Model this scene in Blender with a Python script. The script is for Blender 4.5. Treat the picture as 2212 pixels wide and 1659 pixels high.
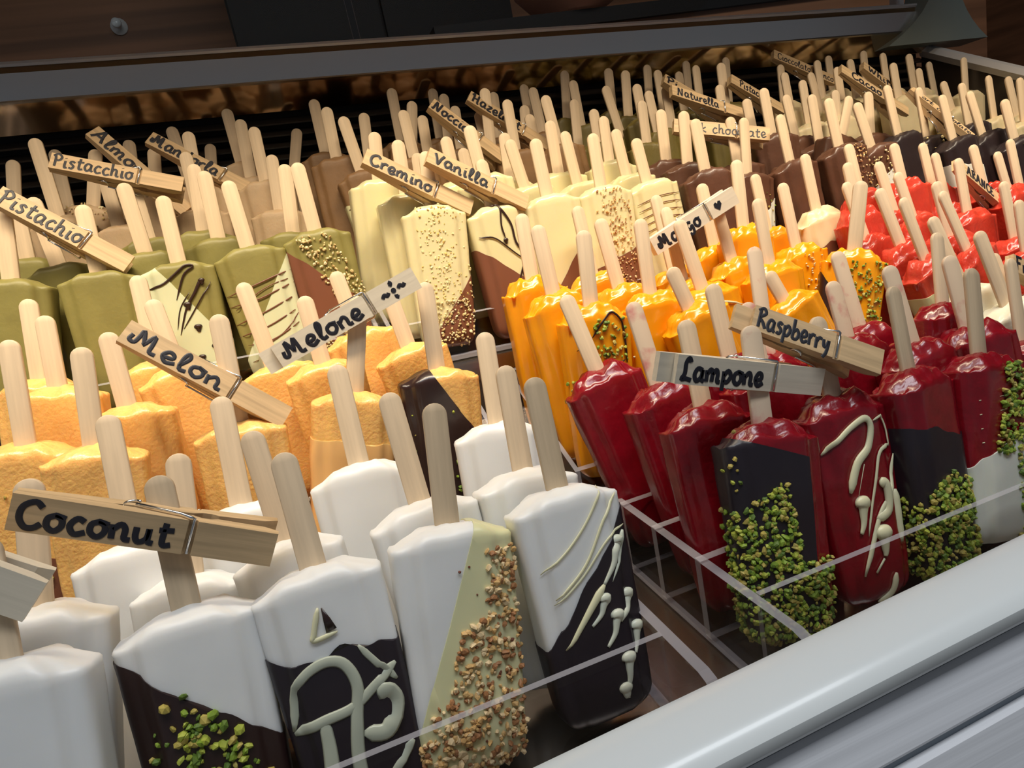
import bpy, bmesh, math, random
from mathutils import Vector, Matrix, noise
from mathutils.bvhtree import BVHTree

for o in list(bpy.data.objects):
    bpy.data.objects.remove(o)
SC = bpy.context.scene
COL = SC.collection
CM = 0.01
ZOFF = 1.25                      # camera height above the shop floor (m)


def V(x, y, z):
    """display frame in cm (x along the case, y into it, z up) -> metres"""
    return Vector((x * CM, y * CM, z * CM + ZOFF))


# ------------------------------------------------------------------ camera
def camera():
    yaw, pit, rol = math.radians(15.6), math.radians(13.6), math.radians(11.7)
    F = Vector((math.sin(yaw) * math.cos(pit), math.cos(yaw) * math.cos(pit), -math.sin(pit)))
    r = Vector((math.cos(yaw), -math.sin(yaw), 0))
    d = F.cross(r)
    r2 = r * math.cos(rol) + d * math.sin(rol)
    d2 = d * math.cos(rol) - r * math.sin(rol)
    cd = bpy.data.cameras.new('camera')
    cd.sensor_width = 36
    cd.lens = 1400 / 2212 * 36
    cd.clip_start = 0.01
    cd.clip_end = 50
    co = bpy.data.objects.new('camera', cd)
    COL.objects.link(co)
    m = Matrix((r2, -d2, -F)).transposed().to_4x4()
    m.translation = V(0, 0, 0)
    co.matrix_world = m
    SC.camera = co


camera()

# ------------------------------------------------------------------ world, lights, exposure
W = bpy.data.worlds.new('world')
SC.world = W
W.use_nodes = True
W.node_tree.nodes['Background'].inputs[0].default_value = (0.80, 0.88, 1.0, 1)
W.node_tree.nodes['Background'].inputs[1].default_value = 0.11


def area(name, loc, target, sx, sy, power, color):
    ld = bpy.data.lights.new(name, 'AREA')
    ld.shape = 'RECTANGLE'
    ld.size = sx
    ld.size_y = sy
    ld.energy = power
    ld.color = color
    o = bpy.data.objects.new(name, ld)
    COL.objects.link(o)
    o.location = loc
    d = (target - loc).normalized()
    o.rotation_euler = d.to_track_quat('-Z', 'Y').to_euler()
    return o


# lamp strip under the top of the case, above the second row of pops
lamp = area('case_strip_lamp', V(22, 29, 36), V(22, 45.5, -2), 1.25, 0.03, 2.7, (1.0, 0.83, 0.60))
lamp.data.spread = math.radians(80)

# ceiling lamp of the shop on the customers' side
area('shop_ceiling_lamp', V(30, -30, 160), V(30, 15, -20), 1.6, .4, 20, (0.90, 0.95, 1.0))

SC.view_settings.view_transform = 'Standard'
SC.view_settings.look = 'None'
SC.view_settings.exposure = 0.0
SC.view_settings.gamma = 1.0
SC.view_settings.use_curve_mapping = False

# ------------------------------------------------------------------ materials
MAT = {}


def mat(name, col, rough=0.5, metal=0.0, sss=0.0, srad=(1, .5, .25), sscale=0.004, bump=0.0, bscale=400.0,
        var=0.0, vscale=60.0, coat=0.0, spec=0.5, alpha=1.0, stretch=None, bdist=0.001, col2=None, vr=(.35, .7)):
    m = bpy.data.materials.new(name)
    m.use_nodes = True
    nt = m.node_tree
    b = nt.nodes['Principled BSDF']
    b.inputs['Base Color'].default_value = (*col, 1)
    b.inputs['Roughness'].default_value = rough
    b.inputs['Metallic'].default_value = metal
    b.inputs['Specular IOR Level'].default_value = spec
    b.inputs['Alpha'].default_value = alpha
    if coat:
        b.inputs['Coat Weight'].default_value = coat
        b.inputs['Coat Roughness'].default_value = 0.12
    if sss:
        b.inputs['Subsurface Weight'].default_value = sss
        b.inputs['Subsurface Radius'].default_value = srad
        b.inputs['Subsurface Scale'].default_value = sscale
    if bump or var:
        tc = nt.nodes.new('ShaderNodeTexCoord')
        mp = nt.nodes.new('ShaderNodeMapping')
        if stretch:
            mp.inputs['Scale'].default_value = stretch
        nt.links.new(tc.outputs['Object'], mp.inputs[0])
    if bump:
        n = nt.nodes.new('ShaderNodeTexNoise')
        n.inputs['Scale'].default_value = bscale
        n.inputs['Detail'].default_value = 4
        nt.links.new(mp.outputs[0], n.inputs['Vector'])
        bp = nt.nodes.new('ShaderNodeBump')
        bp.inputs['Strength'].default_value = bump
        bp.inputs['Distance'].default_value = bdist
        nt.links.new(n.outputs['Fac'], bp.inputs['Height'])
        nt.links.new(bp.outputs[0], b.inputs['Normal'])
    if var:
        n2 = nt.nodes.new('ShaderNodeTexNoise')
        n2.inputs['Scale'].default_value = vscale
        n2.inputs['Detail'].default_value = 5
        oi = nt.nodes.new('ShaderNodeObjectInfo')
        ad = nt.nodes.new('ShaderNodeVectorMath')
        ad.operation = 'ADD'
        nt.links.new(mp.outputs[0], ad.inputs[0])
        nt.links.new(oi.outputs['Random'], ad.inputs[1])
        nt.links.new(ad.outputs[0], n2.inputs['Vector'])
        mx = nt.nodes.new('ShaderNodeMix')
        mx.data_type = 'RGBA'
        c2 = col2 or tuple(c * (1 - var) for c in col)
        mx.inputs['A'].default_value = (*col, 1)
        mx.inputs['B'].default_value = (*c2, 1)
        mr = nt.nodes.new('ShaderNodeMapRange')
        mr.inputs[1].default_value = vr[0]
        mr.inputs[2].default_value = vr[1]
        nt.links.new(n2.outputs['Fac'], mr.inputs[0])
        nt.links.new(mr.outputs[0], mx.inputs['Factor'])
        nt.links.new(mx.outputs['Result'], b.inputs['Base Color'])
    MAT[name] = m
    return m


WOODS = (350, 350, 22)
mat('stick_wood', (0.74, 0.57, 0.38), .62, bump=.15, bscale=1.0, var=.16, vscale=1.0, stretch=WOODS, bdist=.0004)
mat('stick_wood_shaded', (0.60, 0.46, 0.30), .62, bump=.15, bscale=1.0, var=.2, vscale=1.0, stretch=WOODS, bdist=.0004)  # darker copy of the stick wood, shade put into its colour
mat('stick_wood_stained', (0.74, 0.57, 0.40), .62, var=.3, vscale=75.0, col2=(0.62, 0.24, 0.20), vr=(.56, .72))
mat('peg_wood', (0.66, 0.46, 0.25), .55, bump=.25, bscale=1.0, var=.28, vscale=1.0, stretch=(22, 420, 420), bdist=.0004)
mat('peg_white', (0.80, 0.70, 0.54), .6, bump=.2, bscale=1.0, var=.1, vscale=1.0, stretch=(22, 420, 420), bdist=.0004)
mat('ink', (0.012, 0.012, 0.02), .5)
mat('wire', (0.75, 0.75, 0.75), .22, metal=1.0)
ICE = {
    'coconut': mat('coconut_ice', (0.86, 0.855, 0.83), .42, sss=.55, sscale=.006, srad=(1, .9, .75), bump=.05, bscale=300),
    'melon': mat('melon_sorbet', (0.95, 0.55, 0.17), .34, sss=.5, srad=(1, .45, .12), bump=.55, bscale=520, var=.14, vscale=90, coat=.25, bdist=.0008),
    'mango': mat('mango_sorbet', (0.88, 0.36, 0.006), .26, sss=.45, srad=(1, .4, .04), bump=.12, bscale=260, coat=.4),
    'raspberry': mat('raspberry_sorbet', (0.26, 0.004, 0.012), .26, sss=.25, srad=(1, .08, .08), bump=.25, bscale=330, var=.25, vscale=120, coat=.35),
    'orange': mat('red_orange_sorbet', (0.62, 0.055, 0.028), .28, sss=.4, srad=(1, .15, .08), bump=.4, bscale=420, var=.12, vscale=120, coat=.35),
    'pistachio': mat('pistachio_ice', (0.27, 0.24, 0.07), .5, sss=.2, srad=(1, .8, .2), bump=.15, bscale=420, var=.15, vscale=70),
    'almond': mat('almond_ice', (0.56, 0.40, 0.24), .55, sss=.2, bump=.25, bscale=420, var=.12, vscale=80),
    'hazelnut': mat('hazelnut_ice', (0.25, 0.135, 0.055), .55, sss=.15, bump=.2, bscale=420, var=.15, vscale=80),
    'cremino': mat('cream_ice', (0.77, 0.70, 0.41), .3, sss=.4, srad=(1, .8, .4), bump=.12, bscale=300, coat=.35),
    'pistacchio': mat('dark_pistachio_ice', (0.17, 0.13, 0.03), .5, sss=.15, bump=.2, bscale=420, var=.15, vscale=80),
    'milk': mat('milk_chocolate_ice', (0.115, 0.048, 0.026), .42, sss=.1, bump=.2, bscale=380, var=.2, vscale=90, coat=.15),
    'white': mat('white_chocolate_ice', (0.66, 0.55, 0.34), .5, sss=.3, bump=.15, bscale=380, var=.1),
    'dark': mat('dark_chocolate_ice', (0.022, 0.013, 0.014), .45, bump=.2, bscale=380, coat=.1),
    'lemon': mat('lemon_ice', (0.84, 0.79, 0.62), .35, sss=.5, srad=(1, .9, .6), bump=.2, bscale=380, coat=.2),
    'cream': mat('cream_coating', (0.80, 0.66, 0.40), .38, sss=.4, bump=.1, bscale=260),
}
mat('dark_dip', (0.028, 0.013, 0.012), .28, bump=.06, bscale=250, coat=.15)
mat('blue_black_dip', (0.022, 0.016, 0.022), .34, bump=.05, bscale=250)
mat('milk_dip', (0.20, 0.075, 0.04), .35, bump=.06, bscale=250)
mat('white_dip', (0.66, 0.69, 0.46), .4, sss=.2)
mat('ivory_dip', (0.75, 0.72, 0.42), .35, sss=.25)
mat('pale_dip', (0.74, 0.75, 0.66), .4, sss=.2)
mat('peach_dip', (0.88, 0.52, 0.20), .4, sss=.3)
mat('drizzle_white', (0.78, 0.74, 0.48), .35, sss=.1)
mat('drizzle_pale', (0.72, 0.74, 0.60), .35, sss=.1)
mat('drizzle_smear', (0.50, 0.53, 0.42), .3)
mat('drizzle_dark', (0.035, 0.016, 0.012), .3)
mat('drizzle_milk', (0.16, 0.06, 0.03), .35)
CR = {
    'pist': [mat('pistachio_bit_%s' % n, c, .6) for n, c in (('green', (.22, .33, .03)), ('lime', (.42, .47, .06)), ('dark', (.10, .17, .02)), ('tan', (.45, .36, .08)))],
    'hazel': [mat('hazelnut_bit_%s' % n, c, .6) for n, c in (('gold', (.68, .42, .16)), ('pale', (.80, .60, .33)), ('brown', (.36, .16, .06)))],
    'pale': [mat('nut_bit_%s' % n, c, .6) for n, c in (('cream', (.70, .58, .28)), ('straw', (.60, .45, .20)), ('ivory', (.76, .68, .42)))],
    'yellow': [mat('crumb_%s' % n, c, .7) for n, c in (('gold', (.72, .52, .16)), ('ivory', (.82, .74, .38)))],
    'fleck': [mat('fleck_brown', (.16, .045, .02), .6)],
}


def acrylic(name, tint, gloss):
    m = bpy.data.materials.new(name)
    m.use_nodes = True
    nt = m.node_tree
    nt.nodes.remove(nt.nodes['Principled BSDF'])
    out = nt.nodes['Material Output']
    t = nt.nodes.new('ShaderNodeBsdfTransparent')
    t.inputs[0].default_value = (*tint, 1)
    g = nt.nodes.new('ShaderNodeBsdfGlossy')
    g.inputs['Roughness'].default_value = 0.04
    fr = nt.nodes.new('ShaderNodeLayerWeight')
    pw = nt.nodes.new('ShaderNodeMath')
    pw.operation = 'POWER'
    pw.inputs[1].default_value = 5
    mu = nt.nodes.new('ShaderNodeMath')
    mu.operation = 'MULTIPLY_ADD'
    mu.inputs[1].default_value = .9 * gloss
    mu.inputs[2].default_value = .04 * gloss
    nt.links.new(fr.outputs['Facing'], pw.inputs[0])
    mx = nt.nodes.new('ShaderNodeMixShader')
    nt.links.new(pw.outputs[0], mu.inputs[0])
    nt.links.new(mu.outputs[0], mx.inputs[0])
    nt.links.new(t.outputs[0], mx.inputs[1])
    nt.links.new(g.outputs[0], mx.inputs[2])
    nt.links.new(mx.outputs[0], out.inputs[0])
    MAT[name] = m
    return m


acrylic('clear_acrylic', (.95, .95, .96), .8)
acrylic('pane_glass', (.94, .95, .94), .25)
mat('acrylic_edge', (0.66, 0.64, 0.69), .2, alpha=.38)
mat('plastic_white', (0.91, 0.93, 0.90), .3, coat=.3)
mat('panel_silver', (0.88, 0.88, 0.90), .3, bump=.35, bscale=1.0, var=.12, vscale=1.0, stretch=(.4, 260, 260), bdist=.0006)
mat('groove_grey', (0.17, 0.21, 0.25), .4)
mat('steel', (0.55, 0.50, 0.44), .24, metal=1.0)
mat('deck_steel', (0.30, 0.26, 0.22), .22, metal=.95, bump=.2, bscale=1.0, stretch=(2, 160, 160), bdist=.0004)
mat('mirror_bronze', (0.62, 0.47, 0.33), .10, metal=1.0)
mat('brushed_band', (0.66, 0.63, 0.60), .28, metal=1.0, bump=.25, bscale=1.0, stretch=(3, 200, 200), bdist=.0004)
mat('bronze_band', (0.24, 0.15, 0.07), .35, metal=.7)
mat('louver_black', (0.050, 0.038, 0.030), .25, coat=.4)
mat('void_black', (0.006, 0.005, 0.005), .7)
mat('corner_grey', (0.18, 0.205, 0.185), .45)
mat('shade_canopy_grey', (0.52, 0.50, 0.47), .5)  # for the added, unseen canopy
mat('rail_grey', (0.62, 0.60, 0.60), .35, metal=.35)
mat('wall_brown', (0.30, 0.125, 0.055), .6, var=.5, vscale=1.0, stretch=(.5, 3, 26))
mat('ceiling_brown', (0.16, 0.13, 0.11), .7)
mat('cabinet_black', (0.010, 0.008, 0.007), .6, spec=.2)
mat('terracotta', (0.70, 0.27, 0.16), .5)
mat('floor_grey', (0.20, 0.18, 0.16), .5, var=.2, vscale=4)
mat('glint_white', (0.9, 0.9, 0.88), .25, metal=.2)  # white for the lamp reflection modelled on the back wall


# ------------------------------------------------------------------ mesh helpers
def mesh_from(name, verts, faces, mats, smooth=True, fm=None, cm=True):
    me = bpy.data.meshes.new(name)
    k = CM if cm else 1.0
    me.from_pydata([(v[0] * k, v[1] * k, v[2] * k) for v in verts], [], faces)
    for m in (mats if isinstance(mats, (list, tuple)) else [mats]):
        me.materials.append(MAT[m] if isinstance(m, str) else m)
    if fm:
        me.polygons.foreach_set('material_index', fm)
    if smooth:
        me.polygons.foreach_set('use_smooth', [True] * len(me.polygons))
    me.update()
    return me


def obj(name, me, parent=None, label=None, cat=None, group=None, kind=None):
    o = bpy.data.objects.new(name, me)
    COL.objects.link(o)
    if parent:
        o.parent = parent
    for k, v in (('label', label), ('category', cat), ('group', group), ('kind', kind)):
        if v:
            o[k] = v
    return o


def sharp(me, ang=35):
    me.set_sharp_from_angle(angle=math.radians(ang))
    return me


def box_vf(x0, x1, y0, y1, z0, z1, fn=None):
    v = [(x, y, z) for z in (z0, z1) for y in (y0, y1) for x in (x0, x1)]
    f = [(0, 2, 3, 1), (4, 5, 7, 6), (0, 1, 5, 4), (2, 6, 7, 3), (0, 4, 6, 2), (1, 3, 7, 5)]
    if fn:
        v = [fn(*p) for p in v]
    return v, f


def extrude_x(prof, x0, x1, drop=0.0, nseg=1):
    """closed (y,z) profile swept along x"""
    n = len(prof)
    v, f = [], []
    for k in range(nseg + 1):
        x = x0 + (x1 - x0) * k / nseg
        v += [(x, y, z - drop * (x + 20)) for y, z in prof]
    for k in range(nseg):
        for i in range(n):
            j = (i + 1) % n
            f.append((k * n + i, k * n + j, (k + 1) * n + j, (k + 1) * n + i))
    f.append(tuple(range(n - 1, -1, -1)))
    f.append(tuple(nseg * n + i for i in range(n)))
    return v, f


def catmull(pts, sub=5):
    if len(pts) < 3:
        return [Vector(p) for p in pts]
    P = [Vector(p) for p in pts]
    P = [P[0] * 2 - P[1]] + P + [P[-1] * 2 - P[-2]]
    out = []
    for i in range(1, len(P) - 2):
        a, b, c, d = P[i - 1:i + 3]
        for k in range(sub):
            t = k / sub
            out.append(0.5 * ((2 * b) + (c - a) * t + (2 * a - 5 * b + 4 * c - d) * t * t + (3 * b - a - 3 * c + d) * t ** 3))
    out.append(P[-2])
    return out


def tube_vf(pts, rad, sides=6, flat=None, v=None, f=None):
    """tube along pts (Vectors); rad float or list; flat=(normal, factor) squashes it"""
    v = [] if v is None else v
    f = [] if f is None else f
    n = len(pts)
    if n < 2:
        return v, f
    R = rad if isinstance(rad, (list, tuple)) else [rad] * n
    prev = None
    base = len(v)
    for i, p in enumerate(pts):
        t = (pts[min(i + 1, n - 1)] - pts[max(i - 1, 0)])
        if t.length < 1e-9:
            t = Vector((0, 0, 1))
        t.normalize()
        if flat:
            b = flat[0] - t * flat[0].dot(t)
            b.normalize()
            a = t.cross(b)
        else:
            if prev is None:
                ref = Vector((0, 0, 1)) if abs(t.z) < .9 else Vector((1, 0, 0))
                a = t.cross(ref).normalized()
            else:
                a = (prev - t * prev.dot(t)).normalized()
            b = t.cross(a)
            prev = a
        for k in range(sides):
            an = 2 * math.pi * k / sides
            v.append(tuple(p + a * (math.cos(an) * R[i]) + b * (math.sin(an) * R[i] * (flat[1] if flat else 1))))
    for i in range(n - 1):
        for k in range(sides):
            k2 = (k + 1) % sides
            f.append((base + i * sides + k, base + i * sides + k2, base + (i + 1) * sides + k2, base + (i + 1) * sides + k))
    f.append(tuple(base + k for k in range(sides - 1, -1, -1)))
    f.append(tuple(base + (n - 1) * sides + k for k in range(sides)))
    return v, f


def sstep(a, b, x):
    t = min(1, max(0, (x - a) / (b - a)))
    return t * t * (3 - 2 * t)


# ------------------------------------------------------------------ the ice pop
BODY_H = 9.4


def section():
    q = [(0, 1.23), (1.40, 1.22), (1.52, 1.17), (1.70, .95), (1.84, .90), (2.25, .86), (2.45, .66), (2.45, 0)]
    q = q + [(x, -y) for x, y in reversed(q[:-1])]
    q = q + [(-x, y) for x, y in reversed(q[1:-1])]
    P = [Vector(p) for p in q]
    for _ in range(1):
        N = []
        for i in range(len(P)):
            a, b = P[i], P[(i + 1) % len(P)]
            N += [a * .75 + b * .25, a * .25 + b * .75]
        P = N
    # even out
    L = [0]
    for i in range(len(P)):
        L.append(L[-1] + (P[(i + 1) % len(P)] - P[i]).length)
    out = []
    n = 64
    j = 0
    for k in range(n):
        s = L[-1] * k / n
        while L[j + 1] < s:
            j += 1
        t = (s - L[j]) / max(1e-9, L[j + 1] - L[j])
        out.append(P[j % len(P)].lerp(P[(j + 1) % len(P)], t))
    return out


SECT = section()


def body_vf(seed, lump, toplump):
    """rings from the rounded bottom up to the poured top; (x width, y thickness, z up, 0 = stick root)"""
    H = BODY_H
    v, f = [], []
    rings = []
    n = len(SECT)

    def taper(z):
        t = -z / H
        return 1 - .15 * t, 1 - .17 * t
    for k in range(6):
        ph = math.pi / 2 * (k + .35) / 5.35
        ax, ay = taper(-H)
        rx, ry = 1.0, .75
        sx = ax * (2.45 - rx * (1 - math.sin(ph))) / 2.45
        sy = ay * (1.2 - ry * (1 - math.sin(ph))) / 1.2
        z = -H + 1.0 * (1 - math.cos(ph))
        rings.append((sx, sy, z, 0))
    for k in range(1, 12):
        z = -H + 1.0 + (H - 1.0 - .8) * k / 11
        ax, ay = taper(z)
        rings.append((ax, ay, z, 0))
    cap = ((.995, -.58), (.965, -.42), (.90, -.30), (.76, -.2), (.56, -.14), (.34, -.1), (.14, -.08))
    if toplump > .25:                     # sorbets: a raised, lumpy pour inside the rim of the mould
        cap = ((.99, -.62), (.95, -.52), (.88, -.47), (.80, -.38), (.74, -.18), (.66, -.04), (.52, .03), (.36, .05), (.15, .04))
    for s, z in cap:
        rings.append((s, s, z, 1))
    off = Vector((seed * 7.13, seed * 3.7, seed * 1.9))
    for sx, sy, z, top in rings:
        for p in SECT:
            x, y = p.x * sx, p.y * sy
            zz = z
            if top:
                drop = .34 * sstep(.9, 2.1, abs(x))
                zz = z - drop * min(1, (1 - sx) * 6 + .55) + .10
                zz += toplump * noise.noise(Vector((x * 1.1, y * 1.3, 0)) + off) * (1 if sx < .95 else .5)
                zz += toplump * .5 * noise.noise(Vector((x * 2.7, y * 2.9, 3)) + off)
            if lump:
                nn = noise.noise_vector(Vector((x * .9, y * .9, zz * .7)) + off) * lump
                x += nn.x
                y += nn.y
            v.append((x, y, zz))
    for r in range(len(rings) - 1):
        for i in range(n):
            j = (i + 1) % n
            # outline runs clockwise seen from above -> flip for outward normals
            f.append((r * n + j, r * n + i, (r + 1) * n + i, (r + 1) * n + j))
    f.append(tuple(range(n)))
    c = len(v)
    last = (len(rings) - 1) * n
    zc = sum(v[last + i][2] for i in range(n)) / n
    v.append((0, 0, zc))
    for i in range(n):
        f.append((last + (i + 1) % n, last + i, c))
    return v, f


STYLE = {'coconut': (.04, .10), 'melon': (.09, .22), 'mango': (.07, .32), 'raspberry': (.07, .32), 'orange': (.09, .34),
         'pistachio': (.03, .10), 'almond': (.08, .2), 'hazelnut': (.06, .14), 'cremino': (.04, .14), 'pistacchio': (.08, .2),
         'milk': (.08, .2), 'white': (.08, .22), 'dark': (.06, .14), 'lemon': (.08, .2), 'cream': (.16, .3)}
BODY = {}


def body(fl, var):
    key = (fl, var)
    if key not in BODY:
        v, f = body_vf(var + 5 * list(STYLE).index(fl), *STYLE[fl])
        me = mesh_from(fl + '_body', v, f, ICE[fl])
        bv = BVHTree.FromPolygons([Vector(p) for p in v], f)
        BODY[key] = (me, v, f, bv)
    return BODY[key]


STICKS = {}


def stick_mesh(L, dark):
    key = (round(L, 1), dark)
    if key in STICKS:
        return STICKS[key]
    hw, ht, bev, root = .5, .11, .035, -1.6
    top = key[0]

    def outline(ins):
        w = hw - ins
        pts = [(-w, root), (w, root)]
        for k in range(0, 11):
            a = math.pi * k / 10
            pts.append((math.cos(a) * w, top - hw + math.sin(a) * w))
        return pts
    v, f = [], []
    loops = [(bev, -ht), (0, -ht + bev), (0, ht - bev), (bev, ht)]
    n = 13
    for ins, y in loops:
        v += [(x, y, z) for x, z in outline(ins)]
    for r in range(3):
        for i in range(n):
            j = (i + 1) % n
            f.append((r * n + i, r * n + j, (r + 1) * n + j, (r + 1) * n + i))
    f.append(tuple(range(n - 1, -1, -1)))
    f.append(tuple(3 * n + i for i in range(n)))
    me = mesh_from('stick', v, f, dark or 'stick_wood')
    sharp(me, 50)
    STICKS[key] = me
    return me


def dip_mesh(v, f, line, keep, m, off=.05, wav=.12, seed=0, topz=None):
    """a second skin over the body on one side of the line (x0,z0)-(x1,z1)"""
    bm = bmesh.new()
    bvs = [bm.verts.new(p) for p in v]
    for q in f:
        try:
            bm.faces.new([bvs[i] for i in q])
        except ValueError:
            pass
    bm.normal_update()
    for q in bm.verts:
        q.co += q.normal * off
    (x0, z0), (x1, z1) = line

    def wv(x, y):
        return wav * (math.sin(x * 2.1 + seed) + .6 * math.sin(x * 4.7 + seed * 2 + y))
    for q in bm.verts:
        q.co.z -= wv(q.co.x, q.co.y)
    d = Vector((x1 - x0, 0, z1 - z0)).normalized()
    no = Vector((-d.z, 0, d.x))
    if (keep == 'below' and no.z < 0) or (keep == 'left' and no.x < 0):
        no = -no
    g = list(bm.verts) + list(bm.edges) + list(bm.faces)
    r = bmesh.ops.bisect_plane(bm, geom=g, plane_co=(x0, 0, z0), plane_no=no, clear_outer=True)
    if topz is not None:
        ed = [e for e in bm.edges if e.is_boundary]
        bmesh.ops.holes_fill(bm, edges=ed, sides=0)
        g = list(bm.verts) + list(bm.edges) + list(bm.faces)
        bmesh.ops.bisect_plane(bm, geom=g, plane_co=(0, 0, topz), plane_no=(.35, 0, 1), clear_outer=True)
    ed = [e for e in bm.edges if e.is_boundary]
    if ed:
        bmesh.ops.holes_fill(bm, edges=ed, sides=0)
    for q in bm.verts:
        q.co.z += wv(q.co.x, q.co.y)
        q.co *= CM
    me = bpy.data.meshes.new('dip')
    bm.to_mesh(me)
    bm.free()
    me.materials.append(MAT[m])
    me.polygons.foreach_set('use_smooth', [True] * len(me.polygons))
    sharp(me, 50)
    return me


ICO = None


def crumb_mesh(bv, kind, n, size, region, rng, name, face=True, lift=.0):
    """small angular bits stuck to the front of a body"""
    global ICO
    if ICO is None:
        t = (1 + 5 ** .5) / 2
        iv = [(-1, t, 0), (1, t, 0), (-1, -t, 0), (1, -t, 0), (0, -1, t), (0, 1, t), (0, -1, -t), (0, 1, -t), (t, 0, -1), (t, 0, 1), (-t, 0, -1), (-t, 0, 1)]
        jf = [(0, 11, 5), (0, 5, 1), (0, 1, 7), (0, 7, 10), (0, 10, 11), (1, 5, 9), (5, 11, 4), (11, 10, 2), (10, 7, 6), (7, 1, 8),
              (3, 9, 4), (3, 4, 2), (3, 2, 6), (3, 6, 8), (3, 8, 9), (4, 9, 5), (2, 4, 11), (6, 2, 10), (8, 6, 7), (9, 8, 1)]
        ICO = ([Vector(p).normalized() for p in iv], jf)
    v, f, fm = [], [], []
    got = 0
    tries = 0
    while got < n and tries < n * 30:
        tries += 1
        x, z = rng.uniform(-2.5, 2.5), rng.uniform(-BODY_H, .2)
        pr = region(x, z)
        if rng.random() > pr:
            continue
        org = Vector((x, -4, z))
        dr = Vector((0, 1, 0))
        if rng.random() < .22:                      # the left flank too
            org = Vector((-5, rng.uniform(-1.0, .6), z))
            dr = Vector((1, 0, 0))
            if region(-2.1, z) < rng.random():
                continue
        h, nr, _, _ = bv.ray_cast(org, dr)
        if h is None:
            continue
        got += 1
        s = size * rng.uniform(.55, 1.25)
        rot = Matrix.Rotation(rng.uniform(0, 6.3), 3, Vector((rng.gauss(0, 1), rng.gauss(0, 1), rng.gauss(0, 1))).normalized())
        sc = Vector((s * rng.uniform(.7, 1.35), s * rng.uniform(.5, .9), s * rng.uniform(.6, 1.1)))
        c = h + nr * (s * .25 + lift)
        b = len(v)
        for p in ICO[0]:
            q = Vector((p.x * sc.x, p.y * sc.y, p.z * sc.z)) * rng.uniform(.7, 1.15)
            v.append(tuple(c + rot @ q))
        k = rng.randrange(len(CR[kind]))
        for q in ICO[1]:
            f.append(tuple(b + i for i in q))
            fm.append(k)
    return mesh_from(name, v, f, CR[kind], smooth=False, fm=fm)


def drizzle_mesh(bv, paths, m, name='drizzle', lift=.03, flat=.65):
    v, f = [], []
    for pts, r0, r1 in paths:
        P = []
        for q in catmull([(x, z, 0) for x, z in pts], 6):
            h, nr, _, _ = bv.ray_cast(Vector((q.x, -4, q.y)), Vector((0, 1, 0)))
            if h is None:
                continue
            P.append(h + nr * lift)
        if len(P) < 2:
            continue
        n = len(P)
        R = []
        for i in range(n):
            t = i / (n - 1)
            if r0 == 'blob':
                R.append(r1 * (max(.12, math.sqrt(max(0, 1 - ((t - .26) / .27) ** 2))) if t < .5 else max(.2, .62 - .8 * (t - .5))))
                continue
            r = (r0 + (r1 - r0) * t) * 1.2
            e = min(1, min(i, n - 1 - i) / 1.6 * .6 + .35)
            R.append(r * e)
        tube_vf(P, R, 8, (Vector((0, -1, 0)), flat), v, f)
    return mesh_from(name, v, f, m)


def blob(x, z, r, tail=None):
    t = tail or (x + .02, z - r * .9)
    r *= 1.6
    m = (x * .6 + t[0] * .4, (z - r) * .6 + t[1] * .4)
    return ([(x, z + r), (x, z + r * .5), (x, z), (x + (m[0] - x) * .4, z - r * .6), m, t], 'blob', r)


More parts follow.
